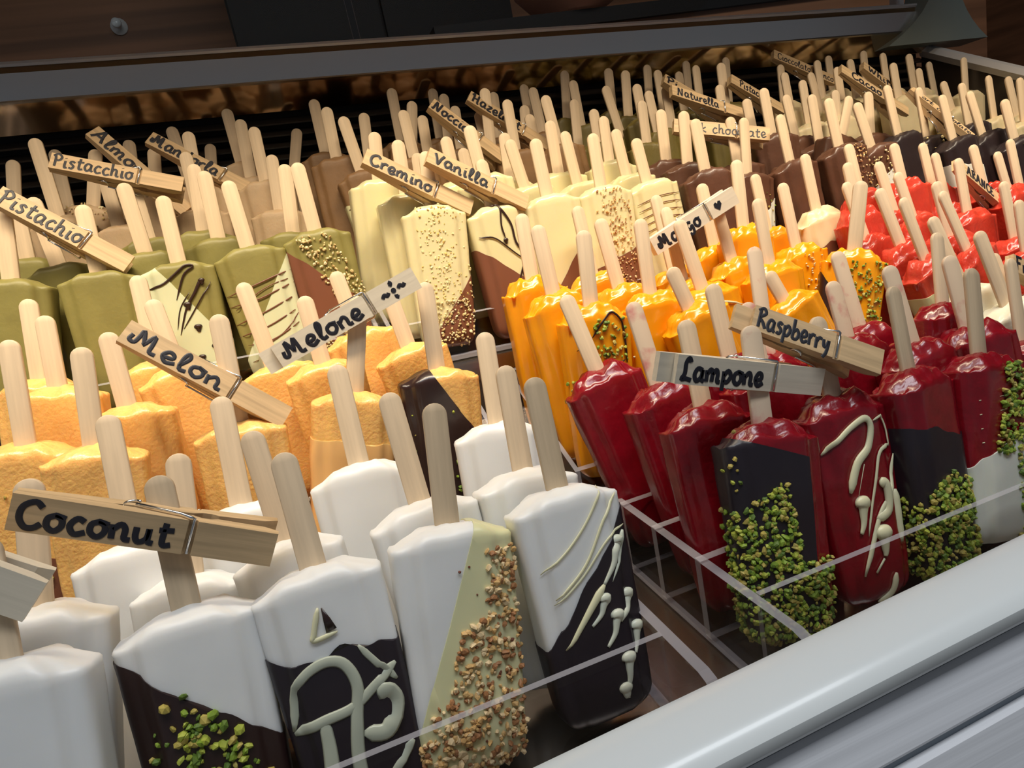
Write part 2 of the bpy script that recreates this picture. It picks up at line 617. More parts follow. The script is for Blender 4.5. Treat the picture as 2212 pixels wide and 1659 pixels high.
# ---- decorations: variant -> function(pop, body tuple, rng)
def deco(fl, var, o, bt, rng):
    me, v, f, bv = bt
    sd = rng.random() * 6

    def dip(line, m, keep='below', off=.05, wav=.1, nm='coating', topz=None):
        return obj(nm, dip_mesh(v, f, line, keep, m, off, wav, sd, topz), o)

    def crumbs(kind, n, size, region, nm, lift=.06):
        return obj(nm, crumb_mesh(bv, kind, n, size, region, rng, nm, lift=lift), o, kind='stuff')

    def driz(paths, m, nm='drizzle', lift=.075, flat=.5):
        return obj(nm, drizzle_mesh(bv, paths, m, nm, lift, flat), o)

    def below(line, soft=.3):
        (x0, z0), (x1, z1) = line
        return lambda x, z: 1.0 if z < z0 + (z1 - z0) * (x - x0) / (x1 - x0) - soft else 0.0
    key = fl + ':' + var
    if key == 'coconut:dip_diag_pist':
        dip(((-2.4, -1.0), (2.4, -5.2)), 'dark_dip')
        crumbs('pist', 230, .18, lambda x, z: max(0, 1 - abs(x + .1 - (-z - 5) * .4) / 1.6) if z < -3.0 - abs(x + .5) * .5 else (.05 if z < -2.0 and x < -.4 else 0), 'pistachio_crumbs')
    elif key == 'coconut:dip_swirl':
        dip(((-2.4, -2.7), (2.4, -3.1)), 'blue_black_dip', wav=.16)
        driz([([(-2.0, -5.10), (-1.5, -3.60), (-.6, -3.10), (.2, -3.30), (.5, -4.20), (.2, -5.30), (-.1, -6.60), (-.2, -7.90)], .13, .22),
              ([(-2.0, -5.20), (-.9, -5.00), (.2, -4.90), (1.2, -4.40), (2.0, -4.00)], .17, .14),
              ([(.9, -2.90), (1.4, -3.80), (1.9, -4.60)], .10, .12),
              ([(-.9, -4.90), (-1.0, -6.20), (-1.3, -7.90)], .17, .26),
              ([(1.2, -4.50), (1.6, -5.30), (1.1, -6.10), (.3, -5.90)], .30, .24),
              ([(1.9, -6.90), (1.2, -7.40), (.6, -7.90)], .15, .12)], 'drizzle_smear', flat=.28)
        driz([([(-.1, -1.2), (-.45, -2.0), (-.5, -2.25), (.35, -2.2)], .09, .07)], 'drizzle_white')
        fl_v, fl_f = tube_vf([Vector((0.02, -1.23, -1.25)), Vector((.1, -1.24, -1.7)), Vector((.16, -1.25, -2.1))], [.02, .13, .2], 6, (Vector((0, -1, 0)), .15))
        obj('chocolate_flake', mesh_from('flake', fl_v, fl_f, 'dark_dip'), o)
    elif key == 'coconut:nutside':
        dip(((1.0, .4), (-2.1, -7.4)), 'ivory_dip', keep='below', wav=.05)
        crumbs('hazel', 560, .155, lambda x, z: (1.0 if x > 1.1 - (-z - 1.2) * .07 and z < -1.0 else 0) if z > -3.6 else (1.0 if x > .1 - (-z - 3.6) * .5 else .0), 'hazelnut_crumbs')
        crumbs('fleck', 14, .08, lambda x, z: .5 if x > -.5 and z < -.9 else 0, 'chocolate_flecks')
    elif key == 'coconut:dip_drizzle':
        dip(((2.4, -1.3), (-2.3, -6.0)), 'blue_black_dip')
        driz([([(1.4, -.25), (.5, -1.3), (-.6, -2.2), (-1.9, -2.9)], .055, .04), ([(2.3, -.5), (1.2, -1.5), (0, -3.0), (-1.5, -4.0)], .06, .05),
              ([(2.2, -2.0), (1.2, -2.3), (-.2, -3.4), (-1.6, -4.2)], .045, .04),
              ([(.6, -4.0), (-.4, -4.9), (-1.5, -6.0)], .17, .07)], 'drizzle_white')
        driz([blob(1.6, -2.6, .2, (.6, -4.0)), ([(2.1, -2.2), (1.7, -3.0), (1.0, -4.0)], .12, .03), blob(.5, -4.6, .18, (-.3, -5.4)), blob(1.6, -4.8, .2, (1.0, -5.6)),
              blob(.9, -5.4, .2, (.2, -6.4)), blob(1.8, -6.2, .2, (1.4, -7.1)), blob(1.0, -7.2, .22, (.7, -8.3)), blob(.6, -8.3, .2)], 'drizzle_pale', 'white_chocolate_drops')
    elif key == 'melon:dip_pist':
        dip(((-2.4, -5.4), (2.4, -5.6)), 'milk_dip')
        crumbs('pist', 50, .12, lambda x, z: .8 if z < -4.8 else 0.02, 'pistachio_crumbs')
        driz([([(-2.2, .0), (-1.7, -1.4), (-1.2, -3.0)], .06, .05)], 'drizzle_dark')
    elif key == 'melon:half_cream':
        dip(((-2.4, -2.5), (2.4, -2.9)), 'peach_dip', wav=.06)
    elif key == 'melon:choc':
        dip(((-.6, .3), (2.45, -5.2)), 'dark_dip', off=.07)
        crumbs('pist', 110, .13, lambda x, z: 1.0 if z < -5.2 and x > .2 else (.03 if z < -1 else 0.004), 'pistachio_crumbs')
    elif key == 'pistachio:white_drizzle':
        dip(((-1.6, .3), (2.45, -6.2)), 'white_dip', wav=.05)
        driz([([(-2.0, -1.6), (-1.0, -1.4), (-.2, -.9), (.6, -.4), (1.1, -.5), (.4, -1.0), (-.4, -2.6)], .07, .05), ([(1.4, -1.4), (.8, -2.3), (.1, -3.2), (-.7, -5.0)], .1, .04),
              ([(1.9, -1.7), (1.0, -2.9), (-.4, -4.6)], .04, .04), ([(.5, -2.2), (-.3, -3.2), (-.8, -4.6)], .035, .03), blob(1.4, -1.6, .14), blob(.2, -3.1, .17),
              blob(.5, -4.7, .17), blob(1.3, -6.2, .17), blob(.3, -6.8, .16), blob(1.6, -7.0, .14)], 'drizzle_dark')
    elif key == 'pistachio:white_stripe':
        dip(((2.45, -1.0), (-2.2, -7.4)), 'white_dip', wav=.04)
        driz([([(-2.2, -3.0 - .9 * k + .2 * math.sin(k * 2)), (0, -2.6 - .95 * k), (2.3, -2.1 - .85 * k)], .035, .05) for k in range(7)] +
             [([(-1.9, -4.0), (.3, -3.0), (2.3, -2.6)], .03, .03), ([(-1.0, -6.8), (.8, -6.1), (2.2, -4.9)], .04, .03)], 'drizzle_milk', 'stripes')
    elif key == 'pistachio:choc_nut':
        dip(((-2.45, -.9), (2.45, -5.6)), 'milk_dip', wav=.05)
        crumbs('pale', 420, .125, lambda x, z: (1.0 if abs(x - (-.3 + (-z - .6) * .42)) < 1.15 and z < -.4 else 0) if z > -5.6 else (.9 if x < .6 and z < -6.3 else .1), 'nut_crumbs')
    elif key == 'almond:nutty':
        crumbs('pale', 120, .11, lambda x, z: 1.0 if z > -3.2 else 0, 'almond_crumbs')
    elif key == 'hazelnut:stripe':
        dip(((-2.4, -2.2), (2.4, -2.6)), 'ivory_dip')
        driz([([(-2.2, -2.6 - .8 * k), (0, -2.4 - .8 * k), (2.2, -2.7 - .8 * k)], .09, .09) for k in range(4)], 'drizzle_milk', 'stripes')
    elif key == 'cremino:crumbs_choc':
        dip(((2.45, -4.6), (-1.2, -8.8)), 'milk_dip', wav=.04)
        crumbs('yellow', 260, .085, lambda x, z: max(0, 1 - abs(x - .2) / 1.9) * (1 if z > -6.5 else .2), 'biscuit_crumbs', lift=.0)
        crumbs('pale', 170, .11, lambda x, z: 1.0 if z < -6.3 and x > -.7 else (.5 if x > 2.0 and z < -4 else 0), 'nut_crumbs')
    elif key == 'cremino:choc_drizzle':
        dip(((-2.45, -2.7), (2.45, -6.6)), 'milk_dip', wav=.04)
        driz([([(-.5, -.1), (.1, -.2), (-.1, -1.5), (.0, -2.4)], .06, .06), ([(.1, -.2), (.7, -1.5), (.8, -2.8), (1.3, -3.8), (.9, -5.0), (1.0, -8.2)], .08, .06),
              ([(-2.0, -2.0), (-.8, -2.3), (.6, -3.6), (2.2, -5.0)], .05, .04), ([(2.0, -2.4), (1.4, -3.8), (.2, -6.0), (-.6, -8.4)], .06, .05), blob(0, -2.6, .13)], 'drizzle_dark')
    elif key == 'cremino:choc_diag':
        dip(((2.45, -3.0), (-1.6, -7.2)), 'milk_dip', wav=.04)
        driz([([(1.0, -6.0), (2.2, -5.6)], .5, .5)], 'drizzle_dark', 'dark_patch')
    elif key == 'cremino:hazel_choc':
        dip(((-2.4, -6.0), (2.4, -4.6)), 'milk_dip', wav=.06)
        crumbs('hazel', 330, .10, lambda x, z: max(.0, 1 - abs(x - .2) / 1.8) if z < -.2 else 0, 'hazelnut_crumbs')
    elif key == 'cremino:stripe':
        driz([([(-2.0, -1.6 - .55 * k), (0, -1.35 - .55 * k), (2.2, -1.5 - .6 * k)], .03, .03) for k in range(7)], 'drizzle_milk', 'stripes')
    elif key == 'milk:nuts':
        crumbs('hazel', 110, .10, lambda x, z: 1.0 if x > .2 and -6 < z < -.3 else 0, 'hazelnut_crumbs')
    elif key == 'milk:white_nut':
        dip(((-2.4, -3.6), (2.4, -1.6)), 'pale_dip')
        crumbs('pale', 150, .11, lambda x, z: 1.0 if x < .9 and -5 < z < -.4 else 0, 'nut_crumbs')
    elif key == 'milk:white_pist':
        dip(((-2.4, -6.0), (2.4, -2.4)), 'pale_dip')
        crumbs('pist', 60, .11, lambda x, z: 1.0 if x > 0 and z < -1.6 else 0, 'pistachio_crumbs')
    elif key == 'dark:nuts':
        dip(((-2.4, -4.5), (2.4, -1.8)), 'pale_dip')
        crumbs('pale', 20, .13, lambda x, z: .8 if z > -2 else 0, 'nut_crumbs')
    elif key == 'dark:white':
        dip(((-2.4, -2.0), (2.4, -3.6)), 'pale_dip')
    elif key == 'dark:pist':
        crumbs('pist', 110, .12, lambda x, z: 1.0 if x > -.6 else 0, 'pistachio_crumbs')
    elif key == 'mango:choc_pist_branch':
        driz([([(-.6, -1.6), (.1, -.9), (.9, -.4), (1.5, -.9), (1.7, -2.0), (1.7, -3.2)], .05, .06), ([(-1.6, -2.2), (-1.2, -2.0)], .06, .05), ([(-1.6, -4.0), (-.6, -4.2), (-.9, -4.9)], .06, .06),
              ([(.2, -2.8), (.9, -3.2), (1.5, -3.0)], .06, .05)], 'drizzle_dark')
        crumbs('pist', 95, .14, lambda x, z: 1.0 if (x > -.4 and -3.6 < z < -.6 and x < 1.9) else (.5 if -5 < z < -3.6 and x < .2 else 0), 'pistachio_crumbs')
    elif key == 'mango:nuts':
        crumbs('pale', 40, .12, lambda x, z: .8 if x > .6 and z < -2.8 else 0.02, 'nut_crumbs')
    elif key == 'mango:drizzle':
        driz([([(-1.2, -1.2), (.4, -1.1), (2.2, -2.0)], .07, .06), ([(-1.6, -3.0), (.2, -2.9), (2.2, -3.3)], .07, .07), ([(-1.4, -4.8), (.4, -4.8), (2.0, -5.4)], .06, .06)], 'drizzle_white')
    elif key == 'mango:nuts_choc':
        dip(((-2.4, -4.6), (2.4, -3.6)), 'milk_dip', wav=.3)
        crumbs('pale', 110, .12, lambda x, z: (.8 if -.7 < x < 1.3 else 0.05) if z < -.5 else 0, 'nut_crumbs')
    elif key == 'mango:choc_pist':
        dip(((-2.4, -1.6), (1.0, -5.4)), 'dark_dip')
        crumbs('pist', 150, .13, lambda x, z: 1.0 if x > -.4 and -5 < z < -.7 else 0, 'pistachio_crumbs')
    elif key == 'orange:pale_dip':
        dip(((-2.4, -1.9), (2.4, -2.1)), 'ivory_dip')
    elif key == 'lemon:dipped':
        pass
    elif key == 'cream:creamdip':
        dip(((-2.4, -2.6), (2.4, -2.2)), 'milk_dip')
    elif key == 'raspberry:choc_pist':
        dip(((1.5, -.2), (1.0, -9.5)), 'blue_black_dip', keep='left', wav=0, off=.07, topz=-1.0)
        crumbs('pist', 900, .17, lambda x, z: (1.0 if x < 1.0 - (z + 9.5) * .12 and z < -2.3 - abs(x - .1) * .5 else 0) if z > -6 else (1.0 if x < 2.3 else 0), 'pistachio_crumbs')
        crumbs('pist', 10, .15, lambda x, z: 1.0 if x < -1.9 and z > -3 else 0, 'scattered_pistachios')
    elif key == 'raspberry:white_drizzle':
        driz([([(-2.1, -2.2), (-1.0, -1.5), (.3, -1.0), (.7, -1.4), (.3, -2.3), (-.5, -2.9), (-1.2, -4.1)], .10, .2), ([(.9, -1.2), (1.6, -1.1), (1.9, -1.7), (1.9, -2.6)], .05, .04),
              ([(1.9, -2.5), (1.0, -2.7), (.2, -4.3), (-.6, -6.2)], .09, .05), ([(2.1, -3.0), (1.2, -4.6), (.2, -5.6), (-1.2, -7.9)], .08, .12), ([(-.1, -3.0), (-1.0, -4.8)], .05, .03),
              blob(-.6, -4.8, .28, (-1.0, -6.0)), ([(.6, -4.0), (1.0, -4.2), (.9, -5.3), (.1, -5.6)], .2, .2), blob(.3, -6.4, .32, (.2, -7.3)), ([(1.8, -4.6), (1.6, -5.6), (1.5, -7.0)], .2, .2),
              ([(.1, -7.4), (-.5, -7.9)], .14, .14), ([(.7, -8.2), (.3, -9.0), (-.4, -9.3)], .16, .1)], 'drizzle_white')
    elif key == 'raspberry:dip_pist':
        dip(((-2.4, -2.2), (2.4, -3.4)), 'blue_black_dip')
        crumbs('pist', 650, .17, lambda x, z: 1.0 if z < -4.6 - abs(x) * .45 else 0, 'pistachio_crumbs')
    elif key == 'raspberry:white_pist':
        dip(((-2.4, -5.6), (2.4, -3.0)), 'pale_dip', wav=.06)
        crumbs('pist', 420, .17, lambda x, z: (1.0 if x > -.5 + (z + 3) * .25 and z < -.4 else 0) if z > -5 else (1.0 if x > .6 else 0), 'pistachio_crumbs')
        driz([([(-1.6, -2.2 - .7 * k), (0, -2.0 - .7 * k)], .06, .03) for k in range(4)], 'drizzle_white')


# ------------------------------------------------------------------ tiers: sloping shelf of every tier
TIER = {1: (-20.6, 0.0, 0.0), 2: (-32.1, -.025, .418), 3: (-21.4, -.042, .291), 4: (-29.0, -.040, .437)}


def shelf_z(t, x, y):
    a, b, c = TIER[t]
    return a + b * x + c * y


# ------------------------------------------------------------------ setting: room
def struct(name, me):
    o = obj(name, me)
    o['kind'] = 'structure'
    o.location.z = ZOFF
    return o


def block(name, x0, x1, y0, y1, z0, z1, m):
    v, f = box_vf(x0, x1, y0, y1, z0, z1)
    return mesh_from(name, v, f, m, smooth=False)


struct('floor', block('floor', -260, 330, -150, 262, -126, -125, 'floor_grey'))
struct('wall_back', block('wall_back', -260, 330, 250, 262, -125, 175, 'wall_brown'))
struct('ceiling', block('ceiling', -260, 330, -30, 262, 175, 180, 'ceiling_brown'))
struct('wall_right', block('wall_right', 318, 330, -150, 250, -125, 175, 'wall_brown'))

# ------------------------------------------------------------------ the display case
case = obj('display_case', None, label='refrigerated display case with white front rim, steel steps and dark louvred back', cat='display case')
case.location = V(25, 42, -60)
bpy.context.view_layer.update()
CASEINV = case.matrix_world.inverted()


def cpart(name, vf, m, smooth=False, ang=35, fm=None):
    v, f = vf
    if name in ('front_rim', 'rim_groove', 'front_panel', 'panel_groove'):
        v = [(x, y, z - .45) for x, y, z in v]
    v2 = [CASEINV @ V(*p) for p in v]
    me = mesh_from(name, v2, f, m, smooth, fm, cm=False)
    if smooth:
        sharp(me, ang)
    return obj(name, me, case)


XL, XR = -34, 84
# stepped shelves
cpart('shelf_step', box_vf(XL, XR, 15.5, 34.2, -60, -21.1), 'deck_steel')
for t, y0, y1 in ((2, 34.2, 46.0), (3, 46.0, 57.0), (4, 57.0, 69.6)):
    cpart('shelf_step', box_vf(XL, XR, y0, y1, -60, 0, lambda x, y, z, t=t: (x, y, -60 if z < -50 else shelf_z(t, x, y) - .5)), 'deck_steel')
# steel nosing along every step
for t, y0 in ((2, 34.2), (3, 46.0), (4, 57.0)):
    prof = [(y0 - .1, -1.6), (y0 - .14, -.3), (y0 - .08, -.03), (y0 + .3, 0.0), (y0 + .3, -1.6)]
    v, f = extrude_x(prof, XL, XR)
    v = [(x, y, z + shelf_z(t, x, y0) - .5) for x, y, z in v]
    cpart('step_nosing', (v, f), 'steel', True)
# front rim, groove and panel
rim = [(15.4, -22), (15.4, -15.35), (15.3, -15.12), (15.05, -15.0), (14.4, -14.98), (13.6, -15.05), (13.2, -15.2), (12.98, -15.45), (12.95, -15.8), (13.1, -16.1), (13.6, -16.2), (13.9, -22)]
cpart('front_rim', extrude_x(rim, XL - 20, XR + 30, -.03), 'plastic_white', True)
cpart('rim_groove', extrude_x([(13.85, -16.1), (13.55, -16.1), (13.5, -17.2), (13.85, -17.2)], XL - 20, XR + 30, -.03), 'groove_grey')
pan = [(13.45, -16.55), (13.25, -16.62), (12.72, -18.0), (12.8, -18.2), (13.3, -18.2), (13.8, -17)]
cpart('front_panel', extrude_x(pan, XL - 20, XR + 30, -.03), 'panel_silver', True, 25)
cpart('panel_groove', extrude_x([(13.2, -18.1), (12.95, -18.1), (12.9, -18.8), (13.2, -18.8)], XL - 20, XR + 30, -.03), 'groove_grey')
cpart('front_panel', extrude_x([(13.3, -18.55), (12.6, -18.6), (11.0, -24), (11.0, -122), (13.3, -122)], XL - 20, XR + 30, -.03), 'panel_silver')
# back: louvres, mirror, brushed band, rails
DR = .05
cpart('vent_recess', extrude_x([(71.6, -4), (71.6, 16.2), (72.6, 16.2), (72.6, -4)], XL, XR, DR), 'void_black')
for k in range(11):
    z = 15.3 - k * 1.08
    prof = [(69.9, z - .62), (69.75, z - .5), (71.3, z + .30), (71.5, z + .18)]
    cpart('louver_slat', extrude_x(prof, XL, XR, DR), 'louver_black')
cpart('mirror_panel', extrude_x([(70.1, 15.9), (68.45, 18.05), (68.8, 18.2), (70.5, 16.1)], XL, XR, DR), 'mirror_bronze')
cpart('steel_trim', extrude_x([(68.42, 18.02), (68.3, 18.15), (68.38, 18.3), (68.6, 18.3), (68.8, 18.1)], XL, XR, DR), 'steel')
cpart('brushed_band', extrude_x([(68.7, 18.28), (68.75, 20.55), (69.4, 20.55), (69.4, 18.2)], XL, XR, DR), 'brushed_band')
cpart('bronze_band', extrude_x([(68.9, 20.5), (69.4, 21.25), (70.0, 21.3), (70.0, 20.4)], XL, XR, DR), 'bronze_band')
cpart('top_rail', extrude_x([(69.3, 21.2), (69.2, 21.4), (69.3, 21.62), (69.6, 21.72), (71.5, 21.72), (71.5, 21.2)], XL, XR, DR), 'rail_grey', True)
cpart('back_body', extrude_x([(72.6, -60), (72.6, 20), (74, 20), (74, -60)], XL, XR, DR), 'cabinet_black')


# canopy added out of view to block light from the back tiers
cpart('shade_canopy', extrude_x([(27, 38), (26.6, 38.6), (26.6, 40.4), (27.2, 41), (75.2, 41), (75.2, 38)], XL, XR), 'shade_canopy_grey', True)
for xx in (XL + .2, XR + .2):
    cpart('shade_canopy_post', box_vf(xx - .2, xx + 1.0, 74.05, 75.2, 10, 38), 'rail_grey')  # posts of the added canopy


# end wall on the right with its sloping rail and the flared corner bracket
def endw(y):
    return 11.4 - (70.5 - y) * .50


ye = [70.5, 66, 62, 58, 54, 50, 44, 36, 26, 15]
v, f = [], []
for y in ye:
    z = max(endw(y), -14.9)
    v += [(83.4, y, z - 1.0), (83.1, y, z - .2), (83.6, y, z + .4), (84.6, y, z + .4), (85.0, y, z - .2), (85.0, y, z - 1.0)]
for k in range(len(ye) - 1):
    for i in range(6):
        j = (i + 1) % 6
        f.append((k * 6 + i, k * 6 + j, (k + 1) * 6 + j, (k + 1) * 6 + i))
f += [tuple(range(6)), tuple(6 * (len(ye) - 1) + i for i in range(5, -1, -1))]
cpart('end_rail', (v, f), 'rail_grey', True)
v, f = [], []
for y in ye:
    z = max(endw(y), -14.9) - .8
    v += [(83.6, y, -60), (83.6, y, z), (84.8, y, z), (84.8, y, -60)]
for k in range(len(ye) - 1):
    for i in range(4):
        j = (i + 1) % 4
        f.append((k * 4 + i, k * 4 + j, (k + 1) * 4 + j, (k + 1) * 4 + i))
f += [(0, 1, 2, 3), tuple(4 * (len(ye) - 1) + i for i in (3, 2, 1, 0))]
cpart('end_wall', (v, f), 'louver_black')
# bracket: post flaring out at its foot towards both sides
prof = []
for k in range(9):
    t = k / 8
    prof.append((83.0 - 8.0 * (1 - t) ** 2.6, 11.7 + t * 9))
lft = prof
rgt = [(86.6 + 5.0 * (1 - k / 8) ** 2.6, 11.0 + k / 8 * 9.7) for k in range(9)]
poly = lft + list(reversed(rgt))
v = [(x, 67.6, z) for x, z in poly] + [(x, 71.5, z) for x, z in poly]
n = len(poly)
f = [tuple(range(n)), tuple(range(2 * n - 1, n - 1, -1))] + [((i + 1) % n, i, n + i, n + (i + 1) % n) for i in range(n)]
cpart('corner_bracket', (v, f), 'corner_grey', True, 30)


# ------------------------------------------------------------------ glass at the back, cabinets behind
def pane(name, x0, x1, label):
    e = obj(name, None, label=label, cat='glass pane')
    e.location = V((x0 + x1) / 2, 72, 20)
    mw = Matrix.Translation(-Vector(e.location))
    dz = lambda x: -DR * (x + 20)
    v, f = box_vf(x0, x1, 71.9, 72.4, 0, 1, lambda x, y, z: (x, y + z * 1.5, (21.75 + dz(x)) * (1 - z) + 37.8 * z))
    me = mesh_from('glass_sheet', [mw @ V(*p) for p in v], f, ['pane_glass', 'acrylic_edge'], False, [1, 1, 0, 0, 1, 1], cm=False)
    obj('glass_sheet', me, e)
    v, f = box_vf(x0, x1, 71.6, 72.6, 0, .5, lambda x, y, z: (x, y, 21.5 + dz(x) + z))
    obj('bottom_channel', mesh_from('bottom_channel', [mw @ V(*p) for p in v], f, 'rail_grey', False, cm=False), e)


pane('glass_pane', -34, 11.2, 'left sliding glass pane above the back rail of the case')
pane('glass_pane', 11.9, 82, 'right sliding glass pane above the back rail of the case')

b = obj('dark_cabinet', None, label='tall black cabinet behind the glass, left of the terracotta bowl', cat='cabinet')
b.location = V(38, 215, -125)
obj('body', block('body', -38, 37, -25, 30, 0, 260, 'cabinet_black'), b)
obj('door', block('door', -37.5, -.5, -27, -25, 3, 258, 'cabinet_black'), b)
obj('door', block('door', .5, 36.5, -27, -25, 3, 258, 'cabinet_black'), b)
b = obj('back_counter', None, label='dark brown counter behind the case carrying the terracotta bowl', cat='counter')
b.location = V(75, 130, -125)
obj('body', block('body', -40, 90, -8, 20, 0, 158, 'wall_brown'), b)
obj('worktop', block('worktop', -42, 92, -9, 20, 158, 160.6, 'cabinet_black'), b)
# bowl
bp = [(0, 0), (4.5, 0), (4.8, .5), (8.5, 2.4), (11.5, 6), (12.6, 11), (12.9, 13), (12.4, 13), (11, 6.6), (8, 3.2), (0, 2)]
v, f = [], []
for r, z in bp:
    for k in range(32):
        a = 2 * math.pi * k / 32
        v.append((r * math.cos(a), r * math.sin(a), z))
for i in range(len(bp) - 1):
    for k in range(32):
        k2 = (k + 1) % 32
        f.append((i * 32 + k, i * 32 + k2, (i + 1) * 32 + k2, (i + 1) * 32 + k))
b = obj('bowl', mesh_from('bowl', v, f, 'terracotta'), label='reddish brown terracotta bowl standing behind the glass at the top', cat='bowl')
b.location = V(63, 126, 35.62)
# lamp reflection modelled as a little bright fitting on the brown wall
fv, ff = [], []
for i, (r, y) in enumerate(((4.5, 0), (4.5, -1), (2, -2), (1.6, -5), (2.6, -6), (2.4, -8), (.1, -8.4))):
    for k in range(16):
        a = 2 * math.pi * k / 16
        fv.append((r * math.cos(a), y, r * math.sin(a)))
for i in range(6):
    for k in range(16):
        k2 = (k + 1) % 16
        ff.append((i * 16 + k, i * 16 + k2, (i + 1) * 16 + k2, (i + 1) * 16 + k))
b = obj('wall_glint', mesh_from('wall_glint', fv, ff, 'glint_white'), label='lamp reflection modelled as a small white fitting on the brown wall at top left', cat='glint')
b.scale = (.55, .55, .55)
b.location = V(-33, 249.9, 84)


# ------------------------------------------------------------------ acrylic trays
def tray(name, t, x0, x1, y0, y1, h, divs, label, ext=0.0):
    e = obj('acrylic_tray', None, label=label, cat='tray', group='clear acrylic trays in the case')
    cx, cy = (x0 + x1) / 2, (y0 + y1) / 2
    e.location = V(cx, cy, shelf_z(t, cx, cy) - .4)
    mw = Matrix.Translation(-Vector(e.location))
    th = .46 if t == 1 else .3

    def part(nm, vf, fm):
        v, f = vf
        v = [mw @ V(x, y, shelf_z(t, x, y) - .4 + z) for x, y, z in v]
        return obj(nm, mesh_from(nm, v, f, ['clear_acrylic', 'acrylic_edge'], False, fm, cm=False), e)
    # face order: bottom, top, front(-y), back, left, right
    part('base_plate', box_vf(x0, x1, y0, y1, 0, .3), [0, 0, 1, 1, 1, 1])
    part('front_wall', box_vf(x0 + th, x1 - th, y0, y0 + .3, .3, h), [1, 1, 0, 0, 1, 1])
    part('back_wall', box_vf(x0 + th, x1 - th, y1 - th, y1, .3, h), [1, 1, 0, 0, 1, 1])
    for xs in (x0, x1 - th):
        if ext:
            # side cheek running on past the front wall with a rounded nose
            yf = y0 - ext
            pr = [(y1, .0), (y1, h - .05), (yf + .9, h - .05), (yf + .45, h - .17), (yf + .15, h - .45), (yf, h - .9), (yf, 0)]
            n = len(pr)
            v = [(xs, y, z) for y, z in pr] + [(xs + th, y, z) for y, z in pr]
            f = [tuple(range(n)), tuple(range(2 * n - 1, n - 1, -1))] + [((i + 1) % n, i, n + i, n + (i + 1) % n) for i in range(n)]
            part('side_wall', (v, f), [0, 0] + [1] * n)
        else:
            part('side_wall', box_vf(xs, xs + th, y0, y1, .3, h), [1, 1, 1, 1, 0, 0])
    for yd in divs:
        part('divider', box_vf(x0 - .04, x1 + .04, yd, yd + th, .3, h + .06), [1, 1, 0, 0, 1, 1])
    return e


tray('t', 1, -20, 10.1, 20.4, 33.6, 4.4, (), 'clear tray of white coconut pops, nearest the front left', 3.3)
tray('t', 1, 13.8, 41.0, 20.4, 34.0, 4.4, (23.9, 27.9, 31.5), 'clear tray of dark red raspberry pops behind the white rim', 3.3)
tray('t', 1, 41.6, 64, 28.6, 33.6, 4.2, (), 'clear tray of pale lemon pops at the right edge')
tray('t', 2, -24, 9.4, 34.5, 45.7, 3.4, (), 'clear tray of pale orange melon pops')
tray('t', 2, 12.4, 39.4, 34.5, 45.7, 3.4, (), 'clear tray of deep yellow mango pops')
tray('t', 2, 40.0, 66, 34.5, 45.7, 3.4, (), 'clear tray of bright red orange pops at the right')
tray('t', 3, -24, 4.3, 46.2, 56.7, 3.2, (), 'clear tray of olive green pistachio pops')
tray('t', 3, 4.8, 31.0, 46.2, 56.7, 3.2, (), 'clear tray of pale yellow cream pops')
tray('t', 3, 31.5, 55.2, 46.2, 56.7, 3.2, (), 'clear tray of milk chocolate pops')
tray('t', 3, 55.7, 83, 46.2, 56.7, 3.2, (), 'clear tray of dark chocolate pops at the far right')
tray('t', 4, -26, 4.1, 57.2, 69.4, 3.0, (), 'clear tray of beige almond pops at the back left')
tray('t', 4, 4.5, 28.0, 57.2, 69.4, 3.0, (), 'clear tray of brown hazelnut pops in the back row')
tray('t', 4, 28.4, 52.0, 57.2, 69.4, 3.0, (), 'clear tray of dark green pops in the back row')
tray('t', 4, 52.4, 83, 57.2, 69.4, 3.0, (), 'clear tray of ivory white chocolate pops at the back right')

